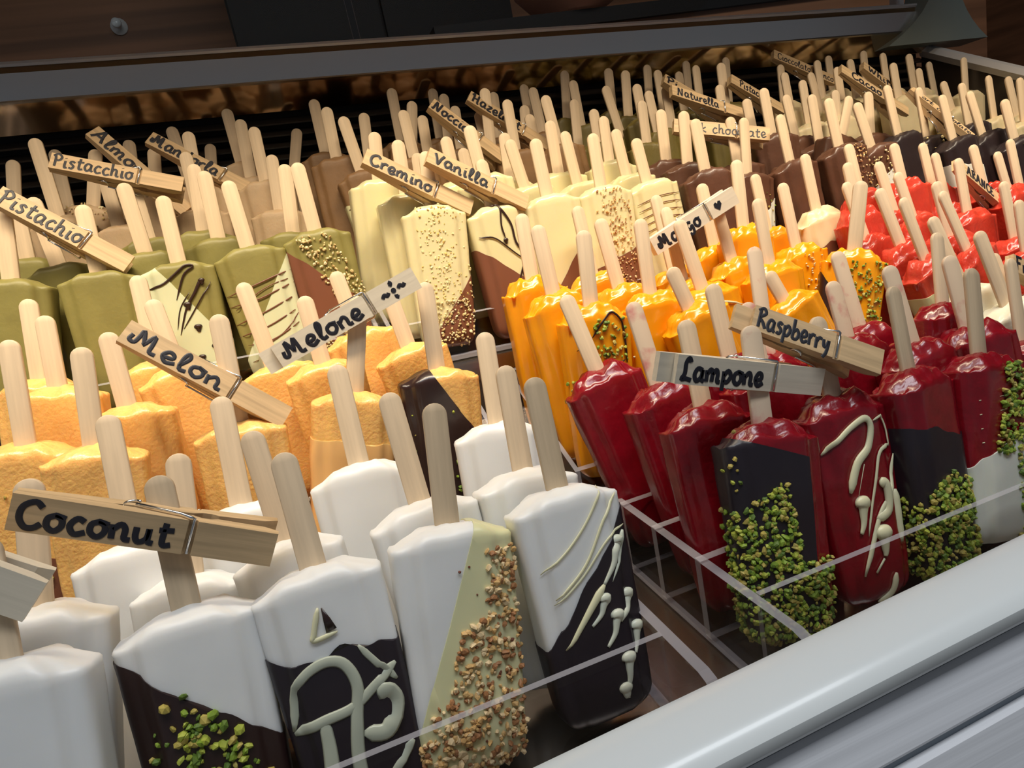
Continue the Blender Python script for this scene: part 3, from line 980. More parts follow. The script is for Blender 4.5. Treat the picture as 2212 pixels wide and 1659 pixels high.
# ------------------------------------------------------------------ the pops
# tray, id, decoration, stick root (cm), stick direction, bare stick length (cm), girth
POPS = [
    ('coconut', 'c0', 'plain', (-11.47, 22.0, -9.64), (0.077, 0.241, 0.967), 3.82, 1.0),
    ('coconut', 'c2', 'dip_diag_pist', (-6.92, 24.3, -10.91), (0.043, 0.242, 0.969), 4.94, 1.0),
    ('coconut', 'c7', 'dip_swirl', (-2.39, 24.3, -10.93), (0.0, 0.242, 0.97), 4.5, 1.0),
    ('coconut', 'c10', 'nutside', (2.94, 24.3, -10.99), (0.154, 0.239, 0.959), 4.88, 1.0),
    ('coconut', 'c13', 'dip_drizzle', (7.8, 24.3, -11.01), (0.053, 0.242, 0.969), 4.79, 1.0),
    ('coconut', 'c1', 'plain', (-11.92, 26.0, -9.78), (0.167, 0.239, 0.957), 4.64, 1.0),
    ('coconut', 'c3', 'plain', (-7.44, 28.14, -11.31), (0.142, 0.239, 0.96), 5.13, 0.92),
    ('coconut', 'c6', 'plain', (-3.44, 27.19, -10.73), (-0.036, 0.242, 0.97), 4.83, 0.92),
    ('coconut', 'c9', 'plain', (2.34, 27.2, -10.86), (-0.017, 0.242, 0.97), 5.05, 1.0),
    ('coconut', 'c12', 'plain', (7.26, 27.2, -10.91), (0.098, 0.241, 0.966), 4.93, 1.0),
    ('coconut', 'c4', 'plain', (-9.84, 30.51, -9.99), (0.065, 0.241, 0.968), 5.7, 0.96),
    ('coconut', 'c5', 'plain', (-5.25, 31.0, -9.89), (0.067, 0.241, 0.968), 5.14, 1.0),
    ('coconut', 'c8', 'plain', (0.31, 31.0, -9.57), (0.038, 0.242, 0.97), 4.9, 1.0),
    ('coconut', 'c11', 'plain', (7.69, 31.8, -9.78), (0.118, 0.24, 0.964), 4.77, 1.0),
    ('melon', 'm1', 'dip_pist', (-15.34, 38.38, -5.88), (0.151, 0.086, 0.985), 5.41, 0.96),
    ('melon', 'm4', 'plain', (-11.77, 36.3, -6.5), (0.165, 0.086, 0.983), 5.04, 0.96),
    ('melon', 'm6', 'plain', (-5.03, 36.6, -7.22), (0.087, 0.087, 0.992), 5.79, 0.96),
    ('melon', 'm11b', 'half_cream', (1.17, 36.8, -7.29), (0.289, 0.083, 0.954), 5.39, 0.96),
    ('melon', 'm13', 'choc', (6.1, 37.4, -7.37), (0.098, 0.087, 0.991), 5.16, 0.96),
    ('melon', 'm5', 'plain', (-10.55, 39.2, -5.32), (0.042, 0.087, 0.995), 4.06, 0.96),
    ('melon', 'm3', 'plain', (-14.12, 41.5, -3.68), (0.123, 0.086, 0.989), 3.99, 0.96),
    ('melon', 'm2', 'plain', (-15.74, 44.2, -3.24), (0.157, 0.086, 0.984), 4.7, 0.96),
    ('melon', 'm7', 'plain', (-8.19, 42.36, -4.23), (-0.059, 0.087, 0.994), 4.15, 0.96),
    ('melon', 'm8', 'plain', (-9.62, 44.6, -3.75), (0.074, 0.087, 0.993), 5.35, 0.96),
    ('melon', 'm9', 'plain', (-3.03, 43.0, -5.53), (-0.078, 0.087, 0.993), 5.39, 0.96),
    ('melon', 'm10', 'plain', (-0.08, 40.2, -5.71), (-0.011, 0.087, 0.996), 4.11, 0.96),
    ('melon', 'm11a', 'plain', (2.6, 44.0, -4.74), (-0.107, 0.087, 0.99), 4.06, 0.96),
    ('melon', 'm12', 'plain', (5.24, 41.0, -6.13), (-0.1, 0.087, 0.991), 4.2, 0.96),
    ('pistachio', 'p1', 'plain', (-16.79, 48.5, 2.84), (0.184, 0.086, 0.979), 4.9, 0.96),
    ('pistachio', 'p2', 'plain', (-12.01, 48.5, 2.26), (0.068, 0.087, 0.994), 4.32, 0.96),
    ('pistachio', 'p6', 'white_drizzle', (-7.28, 48.5, 1.89), (0.05, 0.087, 0.995), 4.39, 0.96),
    ('pistachio', 'p8', 'white_stripe', (-2.81, 48.24, 2.0), (-0.019, 0.087, 0.996), 4.55, 0.96),
    ('pistachio', 'p10', 'choc_nut', (1.77, 48.5, 2.25), (-0.002, 0.087, 0.996), 4.69, 0.96),
    ('pistachio', 'p3', 'plain', (-14.87, 51.4, 3.32), (-0.054, 0.087, 0.995), 4.61, 0.96),
    ('pistachio', 'p4', 'plain', (-9.51, 51.11, 3.05), (-0.011, 0.087, 0.996), 4.78, 0.96),
    ('pistachio', 'p7', 'plain', (-4.7, 51.11, 3.09), (0.063, 0.087, 0.994), 4.72, 0.96),
    ('pistachio', 'p9', 'plain', (0.34, 51.4, 2.54), (0.138, 0.086, 0.987), 4.86, 0.96),
    ('pistachio', 'p5', 'plain', (-9.81, 55.6, 4.22), (0.008, 0.087, 0.996), 3.87, 0.96),
    ('pistachio', 'p11', 'plain', (-17.39, 54.3, 4.32), (0.094, 0.087, 0.992), 4.44, 0.96),
    ('pistachio', 'p12', 'plain', (-5.74, 53.37, 3.93), (0.132, 0.086, 0.987), 4.79, 0.96),
    ('almond', 'a0', 'plain', (-19.66, 63.0, 9.34), (0.253, 0.084, 0.964), 3.35, 0.96),
    ('almond', 'a1', 'plain', (-15.95, 58.99, 7.26), (0.012, 0.087, 0.996), 5.9, 0.88),
    ('almond', 'a2', 'plain', (-16.71, 65.08, 8.23), (0.073, 0.087, 0.994), 5.17, 0.96),
    ('almond', 'a3', 'nutty', (-13.91, 61.08, 7.87), (0.315, 0.083, 0.945), 4.46, 0.96),
    ('almond', 'a4', 'plain', (-11.48, 65.8, 9.1), (0.166, 0.086, 0.982), 4.37, 0.96),
    ('almond', 'a5', 'plain', (-9.58, 63.51, 8.14), (0.216, 0.085, 0.973), 4.01, 0.96),
    ('almond', 'a6', 'plain', (-6.96, 65.78, 8.83), (-0.047, 0.087, 0.995), 5.24, 0.96),
    ('almond', 'a14', 'plain', (-12.1, 58.6, 5.8), (0.021, 0.087, 0.996), 4.25, 0.88),
    ('almond', 'a7', 'plain', (-5.99, 61.3, 8.03), (0.096, 0.087, 0.992), 4.51, 0.96),
    ('almond', 'a8', 'plain', (-5.33, 68.0, 9.1), (0.214, 0.085, 0.973), 3.46, 0.96),
    ('almond', 'a9', 'plain', (-2.34, 66.0, 10.07), (0.001, 0.087, 0.996), 4.78, 0.96),
    ('almond', 'a10', 'plain', (-1.81, 63.55, 8.36), (0.087, 0.087, 0.992), 5.0, 0.96),
    ('almond', 'a11', 'plain', (-0.68, 60.92, 7.56), (0.053, 0.087, 0.995), 4.47, 0.96),
    ('almond', 'a12', 'plain', (-0.15, 58.6, 4.83), (0.112, 0.087, 0.99), 4.47, 0.96),
    ('almond', 'a13', 'plain', (2.16, 68.0, 9.2), (0.326, 0.082, 0.942), 3.66, 0.96),
    ('almond', 'a15', 'plain', (-6.21, 58.96, 5.98), (0.047, 0.087, 0.995), 4.62, 0.96),
    ('hazelnut', 'h1', 'plain', (5.1, 64.95, 9.61), (0.031, 0.087, 0.996), 4.84, 0.96),
    ('hazelnut', 'h2', 'plain', (5.59, 60.79, 8.44), (0.05, 0.087, 0.995), 4.29, 0.96),
    ('hazelnut', 'h3', 'stripe', (7.12, 58.6, 6.79), (-0.091, 0.087, 0.992), 4.57, 0.96),
    ('hazelnut', 'h4', 'plain', (8.63, 62.8, 8.34), (0.126, 0.086, 0.988), 3.87, 0.88),
    ('hazelnut', 'h6', 'plain', (12.43, 65.79, 9.62), (0.047, 0.087, 0.995), 5.0, 0.96),
    ('hazelnut', 'h7', 'plain', (12.92, 63.54, 8.86), (0.246, 0.084, 0.965), 4.03, 0.88),
    ('hazelnut', 'h8', 'plain', (11.94, 59.0, 7.14), (-0.01, 0.087, 0.996), 4.07, 0.96),
    ('hazelnut', 'h9', 'plain', (13.72, 61.25, 7.49), (0.076, 0.087, 0.993), 3.47, 0.96),
    ('hazelnut', 'h10', 'plain', (16.82, 68.0, 9.65), (0.071, 0.087, 0.994), 4.88, 0.92),
    ('hazelnut', 'h11', 'plain', (17.08, 66.1, 9.05), (0.14, 0.086, 0.986), 4.45, 0.92),
    ('hazelnut', 'h12', 'plain', (17.61, 63.94, 7.77), (0.078, 0.087, 0.993), 4.14, 0.92),
    ('hazelnut', 'h14', 'plain', (19.49, 60.37, 7.26), (0.119, 0.087, 0.989), 5.14, 0.88),
    ('hazelnut', 'h15', 'plain', (22.1, 65.22, 8.34), (0.088, 0.087, 0.992), 4.5, 0.96),
    ('hazelnut', 'h16', 'plain', (21.17, 58.6, 6.25), (0.039, 0.087, 0.995), 4.48, 0.88),
    ('hazelnut', 'h17', 'plain', (26.48, 67.45, 8.78), (0.042, 0.087, 0.995), 4.82, 0.92),
    ('hazelnut', 'h18', 'plain', (26.77, 65.21, 8.22), (-0.027, 0.087, 0.996), 4.45, 0.96),
    ('hazelnut', 'h19', 'plain', (25.39, 58.6, 6.12), (-0.079, 0.087, 0.993), 4.47, 0.92),
    ('hazelnut', 'h20', 'plain', (19.56, 61.92, 5.9), (0.004, 0.087, 0.996), 4.85, 0.88),
    ('hazelnut', 'h21', 'plain', (23.92, 62.95, 6.04), (0.143, 0.086, 0.986), 4.78, 0.88),
    ('hazelnut', 'h22', 'plain', (24.17, 60.78, 5.96), (-0.051, 0.087, 0.995), 3.65, 0.96),
    ('cremino', 'k1p', 'plain', (7.55, 52.8, 5.16), (0.158, 0.086, 0.984), 3.71, 0.96),
    ('cremino', 'k2p', 'plain', (8.95, 50.3, 3.63), (0.086, 0.087, 0.993), 3.97, 0.96),
    ('cremino', 'k3p', 'crumbs_choc', (10.15, 47.8, 2.31), (0.119, 0.087, 0.989), 3.93, 0.96),
    ('cremino', 'k12', 'choc_drizzle', (14.57, 47.8, 1.47), (-0.006, 0.087, 0.996), 3.5, 0.96),
    ('cremino', 'k4', 'choc_diag', (19.08, 47.8, 1.47), (-0.006, 0.087, 0.996), 4.26, 0.96),
    ('cremino', 'k8', 'hazel_choc', (23.63, 47.8, 1.34), (0.042, 0.087, 0.995), 4.12, 0.96),
    ('cremino', 'k11', 'stripe', (28.02, 48.4, 1.08), (-0.083, 0.087, 0.993), 3.5, 0.96),
    ('cremino', 'k13', 'plain', (11.11, 54.82, 3.57), (0.095, 0.087, 0.992), 3.49, 0.96),
    ('cremino', 'k14', 'plain', (13.44, 52.28, 3.98), (-0.006, 0.087, 0.996), 3.61, 0.96),
    ('cremino', 'k15', 'plain', (15.56, 55.6, 3.82), (-0.017, 0.087, 0.996), 3.15, 0.92),
    ('cremino', 'k1', 'plain', (14.97, 49.99, 3.96), (-0.042, 0.087, 0.995), 3.78, 0.92),
    ('cremino', 'k2', 'plain', (18.42, 53.59, 3.43), (0.081, 0.087, 0.993), 3.9, 0.92),
    ('cremino', 'k3', 'plain', (18.81, 51.63, 2.61), (-0.117, 0.087, 0.989), 3.86, 0.92),
    ('cremino', 'k6', 'plain', (22.89, 53.88, 3.33), (0.039, 0.087, 0.995), 4.44, 0.96),
    ('cremino', 'k7', 'plain', (23.4, 51.52, 2.1), (-0.054, 0.087, 0.995), 4.29, 0.96),
    ('cremino', 'k9', 'plain', (27.88, 54.0, 3.49), (0.064, 0.087, 0.994), 3.94, 0.96),
    ('cremino', 'k10', 'plain', (27.91, 51.38, 1.96), (-0.061, 0.087, 0.994), 3.88, 0.96),
    ('pistacchio', 'g1', 'plain', (30.97, 68.0, 9.5), (0.163, 0.086, 0.983), 4.95, 0.92),
    ('pistacchio', 'g2', 'plain', (31.17, 65.25, 8.13), (0.005, 0.087, 0.996), 4.69, 0.96),
    ('pistacchio', 'g3', 'plain', (29.16, 62.54, 5.68), (0.114, 0.087, 0.99), 4.9, 0.96),
    ('pistacchio', 'g4', 'plain', (30.05, 59.77, 5.73), (0.038, 0.087, 0.995), 3.16, 0.96),
    ('pistacchio', 'g5', 'plain', (35.81, 66.83, 9.32), (0.101, 0.087, 0.991), 4.53, 0.96),
    ('pistacchio', 'g6', 'plain', (34.32, 62.87, 6.06), (-0.15, 0.086, 0.985), 5.4, 0.88),
    ('pistacchio', 'g7', 'plain', (36.39, 64.69, 8.27), (0.138, 0.086, 0.987), 4.7, 0.88),
    ('pistacchio', 'g8', 'plain', (36.09, 61.37, 7.53), (-0.005, 0.087, 0.996), 3.29, 0.88),
    ('pistacchio', 'g9', 'plain', (34.52, 58.6, 4.84), (0.065, 0.087, 0.994), 3.98, 0.88),
    ('pistacchio', 'g10', 'plain', (40.36, 66.81, 9.02), (0.129, 0.086, 0.988), 4.6, 0.92),
    ('pistacchio', 'g11', 'plain', (40.58, 64.51, 7.87), (0.018, 0.087, 0.996), 4.56, 0.92),
    ('pistacchio', 'g12', 'plain', (36.69, 59.96, 5.84), (-0.06, 0.087, 0.994), 3.96, 0.88),
    ('pistacchio', 'g13', 'plain', (39.96, 62.38, 5.58), (0.017, 0.087, 0.996), 4.75, 0.88),
    ('pistacchio', 'g15', 'plain', (44.33, 66.43, 8.14), (0.029, 0.087, 0.996), 4.2, 0.88),
    ('pistacchio', 'g16', 'plain', (46.21, 68.0, 8.96), (0.095, 0.087, 0.992), 4.73, 0.88),
    ('pistacchio', 'g17', 'plain', (45.01, 64.32, 7.83), (0.053, 0.087, 0.995), 4.47, 0.96),
    ('pistacchio', 'g18', 'plain', (50.6, 66.93, 8.12), (0.106, 0.087, 0.991), 5.1, 0.96),
    ('pistacchio', 'g19', 'plain', (46.49, 62.07, 7.27), (0.051, 0.087, 0.995), 4.5, 0.96),
    ('pistacchio', 'g20', 'plain', (44.38, 59.73, 5.69), (0.018, 0.087, 0.996), 3.56, 0.96),
    ('milk', 'mc14', 'plain', (32.73, 52.73, 2.6), (0.076, 0.087, 0.993), 4.39, 0.96),
    ('milk', 'mc1', 'plain', (33.33, 50.47, 1.89), (0.116, 0.087, 0.989), 4.36, 0.96),
    ('milk', 'mc2', 'plain', (33.12, 47.8, 0.99), (-0.032, 0.087, 0.996), 4.21, 0.96),
    ('milk', 'mc3', 'plain', (37.91, 48.8, 0.05), (0.119, 0.087, 0.989), 4.68, 0.96),
    ('milk', 'mc4', 'plain', (38.72, 51.0, 1.09), (0.001, 0.087, 0.996), 4.09, 0.96),
    ('milk', 'mc5', 'plain', (42.37, 48.75, 0.36), (-0.083, 0.087, 0.993), 4.08, 0.96),
    ('milk', 'mc6', 'plain', (49.11, 55.39, 2.47), (-0.108, 0.087, 0.99), 4.26, 0.96),
    ('milk', 'mc7', 'plain', (44.64, 53.39, 3.12), (-0.033, 0.087, 0.996), 4.32, 0.96),
    ('milk', 'mc8', 'plain', (44.42, 55.6, 3.22), (-0.055, 0.087, 0.995), 3.79, 0.96),
    ('milk', 'mc9', 'nuts', (47.45, 48.46, 0.85), (-0.099, 0.087, 0.991), 4.15, 0.92),
    ('milk', 'mc10', 'white_nut', (51.64, 49.02, 0.21), (-0.229, 0.085, 0.97), 4.24, 0.92),
    ('milk', 'mc11', 'plain', (55.75, 52.88, 1.36), (0.106, 0.087, 0.991), 4.11, 0.96),
    ('milk', 'mc12', 'plain', (50.43, 51.11, 1.5), (0.411, 0.079, 0.908), 4.0, 0.96),
    ('milk', 'mc15', 'plain', (49.94, 53.29, 1.54), (-0.029, 0.087, 0.996), 4.57, 0.96),
    ('white', 'w1', 'plain', (54.76, 59.62, 3.84), (-0.023, 0.087, 0.996), 4.56, 0.96),
    ('white', 'w2', 'plain', (59.49, 62.83, 4.99), (-0.164, 0.086, 0.983), 4.6, 0.96),
    ('white', 'w3', 'plain', (65.69, 67.35, 7.75), (0.013, 0.087, 0.996), 4.03, 0.96),
    ('white', 'w4', 'plain', (61.95, 65.06, 6.66), (-0.011, 0.087, 0.996), 4.37, 0.96),
    ('white', 'w5', 'plain', (66.31, 64.45, 5.93), (-0.058, 0.087, 0.995), 4.6, 0.96),
    ('white', 'w6', 'plain', (70.19, 66.68, 6.99), (0.053, 0.087, 0.995), 4.59, 0.96),
    ('white', 'w7', 'plain', (60.45, 60.82, 5.64), (-0.006, 0.087, 0.996), 3.69, 0.96),
    ('white', 'w8', 'plain', (56.37, 57.41, 3.81), (0.056, 0.087, 0.995), 2.84, 0.96),
    ('white', 'w9', 'plain', (71.12, 64.54, 6.35), (-0.025, 0.087, 0.996), 4.27, 0.96),
    ('white', 'w10', 'plain', (68.72, 61.02, 4.96), (-0.055, 0.087, 0.995), 3.9, 0.96),
    ('white', 'w11', 'plain', (75.62, 64.85, 5.73), (-0.063, 0.087, 0.994), 4.44, 0.96),
    ('white', 'w12', 'plain', (73.28, 61.8, 4.53), (-0.061, 0.087, 0.994), 3.43, 0.96),
    ('white', 'w13', 'plain', (80.28, 65.99, 4.45), (-0.101, 0.087, 0.991), 4.63, 0.96),
    ('white', 'w14', 'plain', (79.17, 61.2, 4.22), (0.065, 0.087, 0.994), 4.05, 0.96),
    ('white', 'w15', 'plain', (74.13, 59.0, 2.46), (-0.262, 0.084, 0.962), 3.35, 0.96),
    ('white', 'w16', 'plain', (74.62, 54.61, 0.62), (-0.046, 0.087, 0.995), 4.51, 0.96),
    ('white', 'w17', 'plain', (79.28, 55.5, 0.39), (-0.18, 0.086, 0.98), 4.38, 0.96),
    ('white', 'w18', 'plain', (76.07, 52.5, -0.35), (-0.009, 0.087, 0.996), 4.49, 0.96),
    ('white', 'w19', 'plain', (56.86, 65.5, 7.09), (0.072, 0.087, 0.994), 4.23, 0.96),
    ('white', 'w20', 'plain', (54.64, 62.0, 5.83), (-0.039, 0.087, 0.995), 3.98, 0.96),
    ('dark', 'd1', 'plain', (56.67, 50.63, 0.85), (-0.132, 0.086, 0.987), 4.67, 0.96),
    ('dark', 'd2', 'nuts', (61.29, 51.53, 0.1), (-0.06, 0.087, 0.994), 4.76, 0.96),
    ('dark', 'd3', 'plain', (61.55, 49.0, -0.61), (-0.184, 0.086, 0.979), 4.27, 0.96),
    ('dark', 'd4', 'plain', (66.55, 49.92, -0.72), (-0.256, 0.084, 0.963), 4.39, 0.96),
    ('dark', 'd5', 'plain', (68.81, 53.0, 0.52), (-0.088, 0.087, 0.992), 4.22, 0.96),
    ('dark', 'd6', 'pist', (67.87, 47.8, -1.75), (-0.203, 0.085, 0.976), 3.9, 0.96),
    ('mango', 'n1', 'plain', (14.96, 43.0, -4.03), (0.05, 0.087, 0.995), 4.62, 0.96),
    ('mango', 'n2', 'plain', (15.17, 40.0, -5.07), (-0.025, 0.087, 0.996), 4.68, 0.96),
    ('mango', 'n4', 'choc_pist', (16.6, 37.6, -6.01), (0.107, 0.087, 0.991), 4.82, 0.96),
    ('mango', 'n3', 'plain', (20.18, 44.5, -4.88), (-0.021, 0.087, 0.996), 5.15, 0.96),
    ('mango', 'n5', 'plain', (20.81, 41.8, -5.82), (-0.086, 0.087, 0.993), 4.95, 0.96),
    ('mango', 'n6', 'nuts', (21.61, 38.97, -6.42), (0.058, 0.087, 0.995), 5.06, 0.96),
    ('mango', 'n7', 'plain', (27.09, 44.7, -5.94), (-0.067, 0.087, 0.994), 5.94, 0.92),
    ('mango', 'n8', 'plain', (26.24, 42.26, -6.61), (-0.058, 0.087, 0.995), 5.63, 0.92),
    ('mango', 'n6b', 'plain', (22.96, 36.6, -7.54), (-0.27, 0.084, 0.959), 2.98, 0.96),
    ('mango', 'n9', 'drizzle', (25.95, 39.46, -7.02), (-0.173, 0.086, 0.981), 5.1, 0.96),
    ('mango', 'n10', 'plain', (31.22, 45.0, -4.9), (-0.047, 0.087, 0.995), 5.03, 0.92),
    ('mango', 'n11', 'plain', (30.26, 41.73, -5.94), (-0.117, 0.087, 0.989), 5.05, 0.88),
    ('mango', 'n12', 'plain', (32.69, 43.2, -3.9), (0.071, 0.087, 0.994), 5.15, 0.88),
    ('mango', 'n13', 'plain', (36.26, 45.0, -4.71), (-0.069, 0.087, 0.994), 4.72, 0.92),
    ('mango', 'n14', 'plain', (31.72, 39.49, -6.51), (-0.027, 0.087, 0.996), 4.81, 0.96),
    ('mango', 'n15', 'nuts_choc', (36.79, 42.5, -6.17), (-0.076, 0.087, 0.993), 5.08, 0.96),
    ('mango', 'n17', 'plain', (30.63, 37.0, -8.76), (-0.397, 0.08, 0.914), 2.4, 0.92),
    ('mango', 'r3', 'choc_pist', (38.48, 38.59, -7.0), (0.295, 0.083, 0.952), 5.21, 0.92),
    ('cream', 'x1', 'creamdip', (41.3, 44.98, -4.05), (-0.079, 0.087, 0.993), 4.77, 0.96),
    ('orange', 'r2', 'plain', (45.83, 44.88, -3.43), (-0.114, 0.104, 0.988), 4.27, 0.92),
    ('orange', 'r2b', 'plain', (43.24, 42.73, -4.48), (-0.078, 0.104, 0.991), 3.91, 0.88),
    ('orange', 'r4', 'plain', (41.67, 40.61, -6.56), (-0.228, 0.102, 0.968), 4.72, 0.92),
    ('orange', 'r5', 'plain', (49.9, 44.35, -3.24), (-0.124, 0.104, 0.987), 3.4, 0.88),
    ('orange', 'r8', 'plain', (46.99, 42.7, -5.44), (-0.209, 0.102, 0.973), 4.53, 0.88),
    ('orange', 'r6', 'plain', (46.49, 40.58, -5.98), (-0.231, 0.102, 0.968), 3.99, 0.92),
    ('orange', 'r9', 'plain', (42.56, 38.27, -7.36), (-0.277, 0.1, 0.956), 4.71, 0.96),
    ('orange', 'r7', 'plain', (42.32, 36.12, -8.31), (-0.267, 0.101, 0.958), 4.81, 0.96),
    ('orange', 'r10', 'plain', (54.19, 45.2, -4.28), (-0.124, 0.104, 0.987), 3.99, 0.88),
    ('orange', 'r11', 'plain', (53.96, 43.64, -6.07), (-0.14, 0.103, 0.985), 4.77, 0.88),
    ('orange', 'r12', 'plain', (47.89, 38.6, -7.74), (-0.158, 0.103, 0.982), 4.48, 0.92),
    ('orange', 'r13', 'plain', (47.11, 36.69, -8.64), (-0.345, 0.098, 0.933), 4.98, 0.92),
    ('orange', 'r14', 'plain', (53.28, 41.38, -6.67), (-0.054, 0.104, 0.993), 4.64, 0.96),
    ('orange', 'r15', 'plain', (60.26, 45.2, -5.33), (-0.17, 0.103, 0.98), 3.97, 0.96),
    ('orange', 'r19', 'plain', (60.17, 42.95, -5.85), (-0.218, 0.102, 0.971), 3.61, 0.96),
    ('orange', 'r20', 'plain', (64.86, 45.2, -6.26), (-0.125, 0.104, 0.987), 4.66, 0.96),
    ('orange', 'r21', 'plain', (55.22, 38.97, -9.32), (-0.096, 0.104, 0.99), 4.85, 0.96),
    ('orange', 'r22', 'plain', (53.23, 36.7, -10.02), (-0.04, 0.104, 0.994), 4.07, 0.92),
    ('lemon', 'l1', 'dipped', (42.12, 33.06, -10.54), (-0.275, 0.167, 0.947), 5.65, 0.96),
    ('lemon', 'l2', 'plain', (42.88, 30.86, -11.44), (-0.221, 0.169, 0.96), 5.21, 0.96),
    ('lemon', 'l3', 'plain', (47.8, 34.02, -12.53), (-0.238, 0.169, 0.956), 3.78, 1.0),
    ('raspberry', 's4', 'choc_pist', (17.82, 23.76, -10.99), (0.149, 0.222, 0.964), 4.61, 0.96),
    ('raspberry', 's10', 'white_drizzle', (22.12, 24.08, -10.96), (0.068, 0.224, 0.972), 4.03, 0.96),
    ('raspberry', 's14', 'dip_pist', (26.55, 23.85, -10.78), (0.077, 0.224, 0.971), 4.3, 0.96),
    ('raspberry', 's17', 'white_pist', (31.24, 23.9, -11.21), (0.208, 0.22, 0.953), 4.57, 0.96),
    ('raspberry', 's18', 'plain', (38.78, 27.03, -12.71), (0.143, 0.223, 0.964), 5.08, 1.0),
    ('raspberry', 's3', 'plain', (17.02, 27.13, -10.64), (0.062, 0.225, 0.973), 4.55, 1.0),
    ('raspberry', 's2', 'plain', (16.79, 30.87, -10.14), (-0.052, 0.225, 0.973), 4.86, 0.96),
    ('raspberry', 's1', 'plain', (15.06, 34.8, -9.47), (-0.152, 0.222, 0.963), 5.04, 1.0),
    ('raspberry', 's5', 'plain', (21.26, 30.53, -9.7), (0.024, 0.225, 0.974), 4.41, 0.92),
    ('raspberry', 's7', 'plain', (21.51, 28.25, -10.02), (0.05, 0.225, 0.973), 3.7, 1.0),
    ('raspberry', 's8', 'plain', (25.03, 32.09, -10.66), (0.143, 0.223, 0.964), 6.73, 0.92),
    ('raspberry', 's11', 'plain', (27.62, 28.6, -9.99), (-0.012, 0.225, 0.974), 3.47, 1.0),
    ('raspberry', 's12', 'plain', (31.31, 31.4, -10.42), (-0.048, 0.225, 0.973), 5.02, 1.0),
    ('raspberry', 's13', 'plain', (29.47, 26.13, -10.44), (-0.056, 0.225, 0.973), 4.45, 0.96),
    ('raspberry', 's16', 'plain', (34.0, 26.6, -10.69), (-0.01, 0.225, 0.974), 4.35, 1.0),
    ('raspberry', 's15', 'plain', (35.16, 29.0, -9.8), (0.215, 0.22, 0.952), 4.47, 1.0),
]

FLV = {  # tier, words, name, group
    'coconut': (1, 'white coconut', 'white ice pops in the front left tray'),
    'raspberry': (1, 'dark red raspberry', 'dark red ice pops behind the white rim'),
    'lemon': (1, 'pale lemon', 'pale ice pops at the right edge'),
    'melon': (2, 'pale orange melon', 'pale orange ice pops in the second tier'),
    'mango': (2, 'deep yellow mango', 'deep yellow ice pops in the second tier'),
    'orange': (2, 'bright red orange', 'bright red ice pops in the second tier'),
    'cream': (2, 'cream', ''),
    'pistachio': (3, 'olive green pistachio', 'olive green ice pops in the third tier'),
    'cremino': (3, 'pale yellow cream', 'pale yellow ice pops in the third tier'),
    'milk': (3, 'milk chocolate', 'brown chocolate ice pops in the third tier'),
    'dark': (3, 'near-black dark chocolate', 'dark chocolate ice pops at the far right'),
    'almond': (4, 'beige almond', 'beige ice pops in the back tier'),
    'hazelnut': (4, 'brown hazelnut', 'brown ice pops in the back tier'),
    'pistacchio': (4, 'dark green', 'dark green ice pops in the back tier'),
    'white': (4, 'ivory white chocolate', 'ivory ice pops in the back tier'),
}
SPECIAL = {
    'c2': 'white ice pop dipped diagonally in dark chocolate with green crumbs, under the Coconut peg',
    'c7': 'white ice pop with dark lower half covered in thick pale swirls',
    'c10': 'white ice pop with yellow coating and chopped hazelnuts down its right side',
    'c13': 'white ice pop with dark diagonal dip, yellow drizzle and pale drops, rightmost in front',
    'm1': 'pale orange melon pop with chocolate foot and green crumbs at the left edge',
    'm11b': 'pale orange melon pop with peach lower half, held by the Melone peg',
    'm13': 'pale orange melon pop half covered in glossy dark chocolate',
    'p6': 'olive green pop with pale diagonal half and dark drizzle and dots',
    'p8': 'olive green pop with pale half and thin brown stripes',
    'p10': 'olive green pop with milk chocolate dip and a band of chopped nuts',
    'a3': 'beige almond pop with a crumb covered top behind the Pistacchio peg',
    'h3': 'brown hazelnut pop with ivory foot and brown stripes',
    'k3p': 'pale yellow pop with biscuit crumbs and chocolate corner, under the Cremino peg',
    'k12': 'pale yellow pop with milk chocolate dip and crossing dark drizzle',
    'k4': 'pale yellow pop with a plain face and milk chocolate lower corner',
    'k8': 'pale yellow pop thickly covered in chopped hazelnuts',
    'k11': 'pale yellow pop with thin brown stripes, rightmost of the front row',
    'mc9': 'milk chocolate pop with golden hazelnut bits on its right half',
    'mc10': 'milk chocolate pop with white foot and pale chopped nuts',
    'mc3': 'milk chocolate pop with pale foot and green crumbs behind the Mango peg',
    'd2': 'near-black chocolate pop with a few nut bits and white foot',
    'd3': 'near-black chocolate pop with a white lower half',
    'd6': 'near-black chocolate pop with green pistachio bits at the right edge',
    'n4': 'deep yellow mango pop with dark branch drizzle and green crumbs',
    'n6': 'deep yellow mango pop with a few pale nut bits low on the right',
    'n9': 'deep yellow mango pop with cream drizzle lines behind the Lampone peg',
    'n15': 'deep yellow mango pop with brown foot and pale chopped nuts',
    'r3': 'deep yellow mango pop with dark dip and green crumbs, stick in shade',
    'x1': 'ice pop with a lumpy cream coloured top between mango and chocolate pops',
    'r7': 'bright red pop with a pale lower half in front of the red tray',
    's4': 'dark red pop coated black with thick green pistachio crumbs, under the Lampone peg',
    's10': 'dark red pop with ivory white chocolate squiggles, held by the Raspberry peg',
    's14': 'dark red pop with dark dip and green crumbs on its lower half',
    's17': 'dark red pop with white lower half and scattered green crumbs at the right',
}
ORD = ['first', 'second', 'third', 'fourth', 'fifth', 'sixth', 'seventh', 'eighth', 'ninth', 'tenth', 'eleventh', 'twelfth', 'thirteenth',
       'fourteenth', 'fifteenth', 'sixteenth', 'seventeenth', 'eighteenth', 'nineteenth', 'twentieth']
